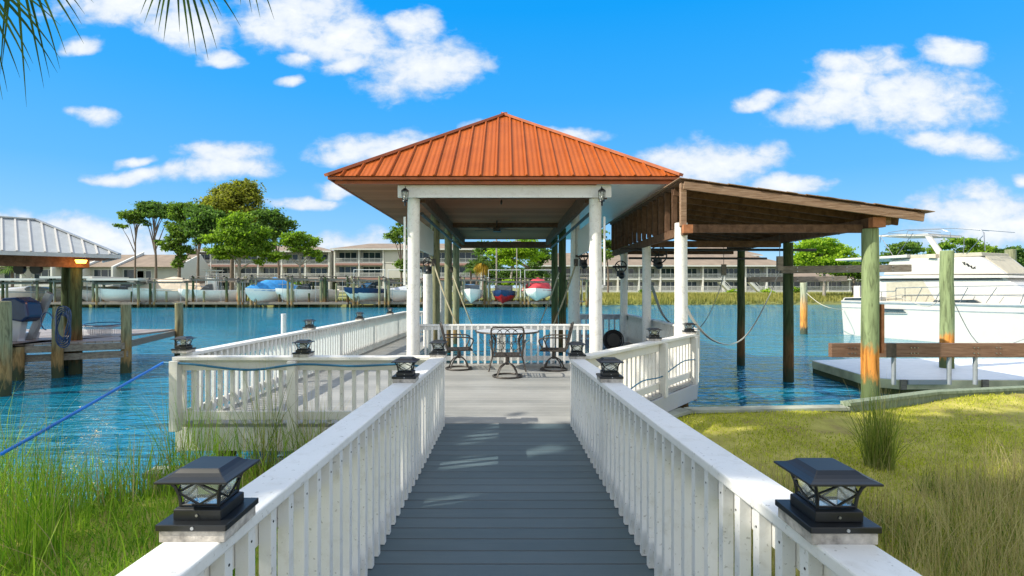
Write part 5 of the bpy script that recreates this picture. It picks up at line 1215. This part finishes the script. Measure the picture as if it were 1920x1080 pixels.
far_boat(398, 546, 58.6, 5.6, 2.1, 1.1, 200, 'gel_far', 'white centre console boat with canvas tee top on a lift', console=True)
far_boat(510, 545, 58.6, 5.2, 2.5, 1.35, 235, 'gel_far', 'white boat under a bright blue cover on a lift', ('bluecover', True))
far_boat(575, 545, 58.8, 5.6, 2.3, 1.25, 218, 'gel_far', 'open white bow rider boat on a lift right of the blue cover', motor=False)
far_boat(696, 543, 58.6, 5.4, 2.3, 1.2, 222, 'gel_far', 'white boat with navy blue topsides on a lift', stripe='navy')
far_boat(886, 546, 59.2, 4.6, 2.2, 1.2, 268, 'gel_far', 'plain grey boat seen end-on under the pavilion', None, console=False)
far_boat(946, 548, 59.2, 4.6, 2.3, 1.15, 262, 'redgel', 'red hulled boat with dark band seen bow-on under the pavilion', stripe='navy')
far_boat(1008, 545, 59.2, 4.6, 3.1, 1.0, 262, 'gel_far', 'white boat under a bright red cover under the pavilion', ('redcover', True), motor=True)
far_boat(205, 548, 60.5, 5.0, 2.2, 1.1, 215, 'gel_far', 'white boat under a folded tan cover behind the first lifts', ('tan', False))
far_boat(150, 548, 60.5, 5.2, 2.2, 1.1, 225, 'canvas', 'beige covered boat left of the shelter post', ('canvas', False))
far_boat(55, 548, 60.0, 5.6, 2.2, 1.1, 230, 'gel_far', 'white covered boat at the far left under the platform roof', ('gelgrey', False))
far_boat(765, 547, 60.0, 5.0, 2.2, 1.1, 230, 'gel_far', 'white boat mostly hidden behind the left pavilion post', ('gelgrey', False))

LM = [(-20, 'at the far left edge of the canal'), (40, 'under the leftmost platform roof'), (95, 'left of the neighbouring shelter post'), (150, 'behind the neighbouring shelter post'), (200, 'below the first townhouse parapets'), (250, 'under the slim leaning pine'), (300, 'beside the tan covered boat'), (345, 'right of the tan covered boat'), (395, 'beside the centre console boat'), (440, 'between the console boat and the blue cover'), (485, 'left of the blue covered boat'), (530, 'right of the blue covered boat'), (575, 'beside the open bow rider'), (615, 'between the bow rider and the navy boat'), (655, 'left of the navy boat'), (700, 'beside the navy boat'), (745, 'just left of the left pavilion post'), (800, 'just right of the left pavilion post'), (845, 'between the left pavilion pilings'), (885, 'beside the plain grey boat'), (930, 'left of the red hulled boat'), (975, 'between the two red boats'), (1030, 'right of the red covered boat'), (1080, 'behind the right pavilion pilings')]
seen_ = {}
for i in range(46):
    px_ = -15 + 870*i/38 + random.uniform(-9, 9) if i < 38 else 865 + 30*(i-38) + random.uniform(-8, 8); d_ = random.uniform(56.4, 63); zt_ = random.choice([-.9, -.6, .5, 1.0, 1.25])
    mt_ = random.choice(['pile_g', 'pile_g', 'pile_d', 'pile_o']); where = min(LM, key=lambda l: abs(l[0] - px_))[1]
    lb = ('tall ' if zt_ > .6 else 'middling ' if zt_ > 0 else 'short ') + {'pile_g': 'green', 'pile_d': 'dark', 'pile_o': 'pale orange'}[mt_] + ' mooring piling ' + where
    if lb in seen_: zt_ = .1; lb = 'lower ' + lb.split(' ', 1)[1]
    seen_[lb] = 1
    piling(px_, 0, d_, random.uniform(.09, .14), mt_, lb, group='mooring pilings along the far docks', zt=zt_)
for i, (px_, w_, z_, lab_) in enumerate([(20, 90, -.6, 'dark low boathouse roof slab at the far left edge'), (440, 60, .75, 'grey timber gangway slab left of the blue covered boat'), (620, 70, .8, 'grey timber slab between the white boat and the navy boat'), (800, 60, .7, 'grey timber slab behind the left pavilion post'), (1085, 40, .2, 'pale storage slab right of the red covered boat')]):
    t = thing('dock_platform', lab_, 'platform', ((px_-CX)/F*61, 61, z_)); L_ = w_/F*61
    MB().box(-L_/2, L_/2, -.8, 1.2, -.10, .10).build('slab', M['grey_wood'], t)
    for x_ in (-L_/2+.15, L_/2-.15): MB().cyl((x_, 0), .10, -2.8-z_, -.102, 8).build('leg', M['pile_d'], t, True)

# ------------------------------------------------------------------ shade tree and palm beside the viewer (left, out of frame)
ST = thing('shade_tree', 'big leafy oak left of the viewer shading the walkway', 'tree', (-9.8, -1.5, -1.8))
lobes = []
random.seed(5)
for i in range(52):
    z = random.uniform(7.7, 15.5); y = random.uniform(-6.5, 3.9 - 0.05*(z-6)); x = random.uniform(-1.6, 1.6)
    lobes.append((x, y, z, 1.3, 1.15, 1.1))
leafcloud('crown', lobes, 66000, .15, M['leaf_g'], ST, sub=14, srad=.5, off=(-9.8, -1.5, -1.8), gaps=[((x_, y_, DK), r_) for x_, y_, r_ in ((-.42, 4.42, .17), (-.25, 4.48, .19), (-.02, 4.56, .17), (-.48, 3.62, .16), (-.36, 3.66, .15), (.45, 4.85, .15), (.30, 4.80, .17), (-.2, 5.3, .15), (.1, 2.9, .14))])  # unseen crown, leaves cut away along sun rays so light flecks reach the walkway
MB().tube(smooth([(0, 0, -.3), (.2, 0, 3), (0, -.3, 6), (0, -.5, 11)], 5), [.5-.4*i/15 for i in range(16)], 12).build('trunk', M['bark'], ST, True)
b = MB()
for l in lobes[::3]: b.tube([(0, -.2, random.uniform(3.5, 8)), l[:3]], [.13, .04], 6)
b.build('limbs', M['bark'], ST, True)
# overhead palm
PT = thing('palm_tree', 'palm whose thin drooping fronds hang into the top left corner', 'palm', (-4.6, 2.1, -1.85))
MB().tube([(0, 0, -.2), (.05, 0, 2.5), (0, 0, 5.6)], [.2, .16, .15], 12).build('trunk', M['bark'], PT, True)
random.seed(9)
def fan(c, axis, L, n, spread, droop, w=.0125):
    c = Vector(c); org = Vector((-4.6, 2.1, 3.75)); V = []; base = Vector((-4.6, 2.1, -1.85))
    a0 = Vector(axis).normalized(); side = a0.cross(Vector((0, 1, .2))).normalized()
    b = MB(); b.tube([org - base, (org+c)/2 - base + Vector((0, 0, .15)), c - base], [.02, .016, .01], 6); b.build('frond_stem', M['palm'], PT, True)
    for i in range(n):
        a = spread*(i/(n-1)*2-1) + random.uniform(-.04, .04); d = (a0*math.cos(a) + side*math.sin(a)).normalized(); l = L*(1-.25*abs(i/(n-1)*2-1))*random.uniform(.8, 1.08)
        p = c; seg = 7; prev = None; dd = Vector(d); wv = d.cross(Vector((0, 1, 0))).normalized()
        off = random.uniform(-.06, .06)
        for s in range(seg+1):
            ww = w*(1 - (s/seg)**1.6)*.9 + .0006; V.append(tuple(p - wv*ww - base)); V.append(tuple(p + wv*ww - base))
            dd = (dd + Vector((0, off*.3, -droop*.16))).normalized(); p = p + dd*l/seg
    V = np.array(V); per = (7+1)*2; Fc = []
    for i in range(n):
        for s in range(7): o_ = i*per + s*2; Fc.append((o_, o_+1, o_+3, o_+2))
    np_mesh('frond', V, Fc, M['palm'], PT)
def C3(px, py, d): v = P(px, py, d); return (v.x, v.y, v.z)
fan(C3(25, -110, 3.2), (.15, .1, -1), .95, 15, 1.0, .5)
fan(C3(-60, -60, 3.0), (.8, .1, -1), .80, 13, .8, .6)
fan(C3(330, -95, 3.3), (.35, .1, -1), .66, 16, 1.15, .7)
fan(C3(430, -140, 3.4), (.6, .1, -.8), .62, 9, .6, .8)
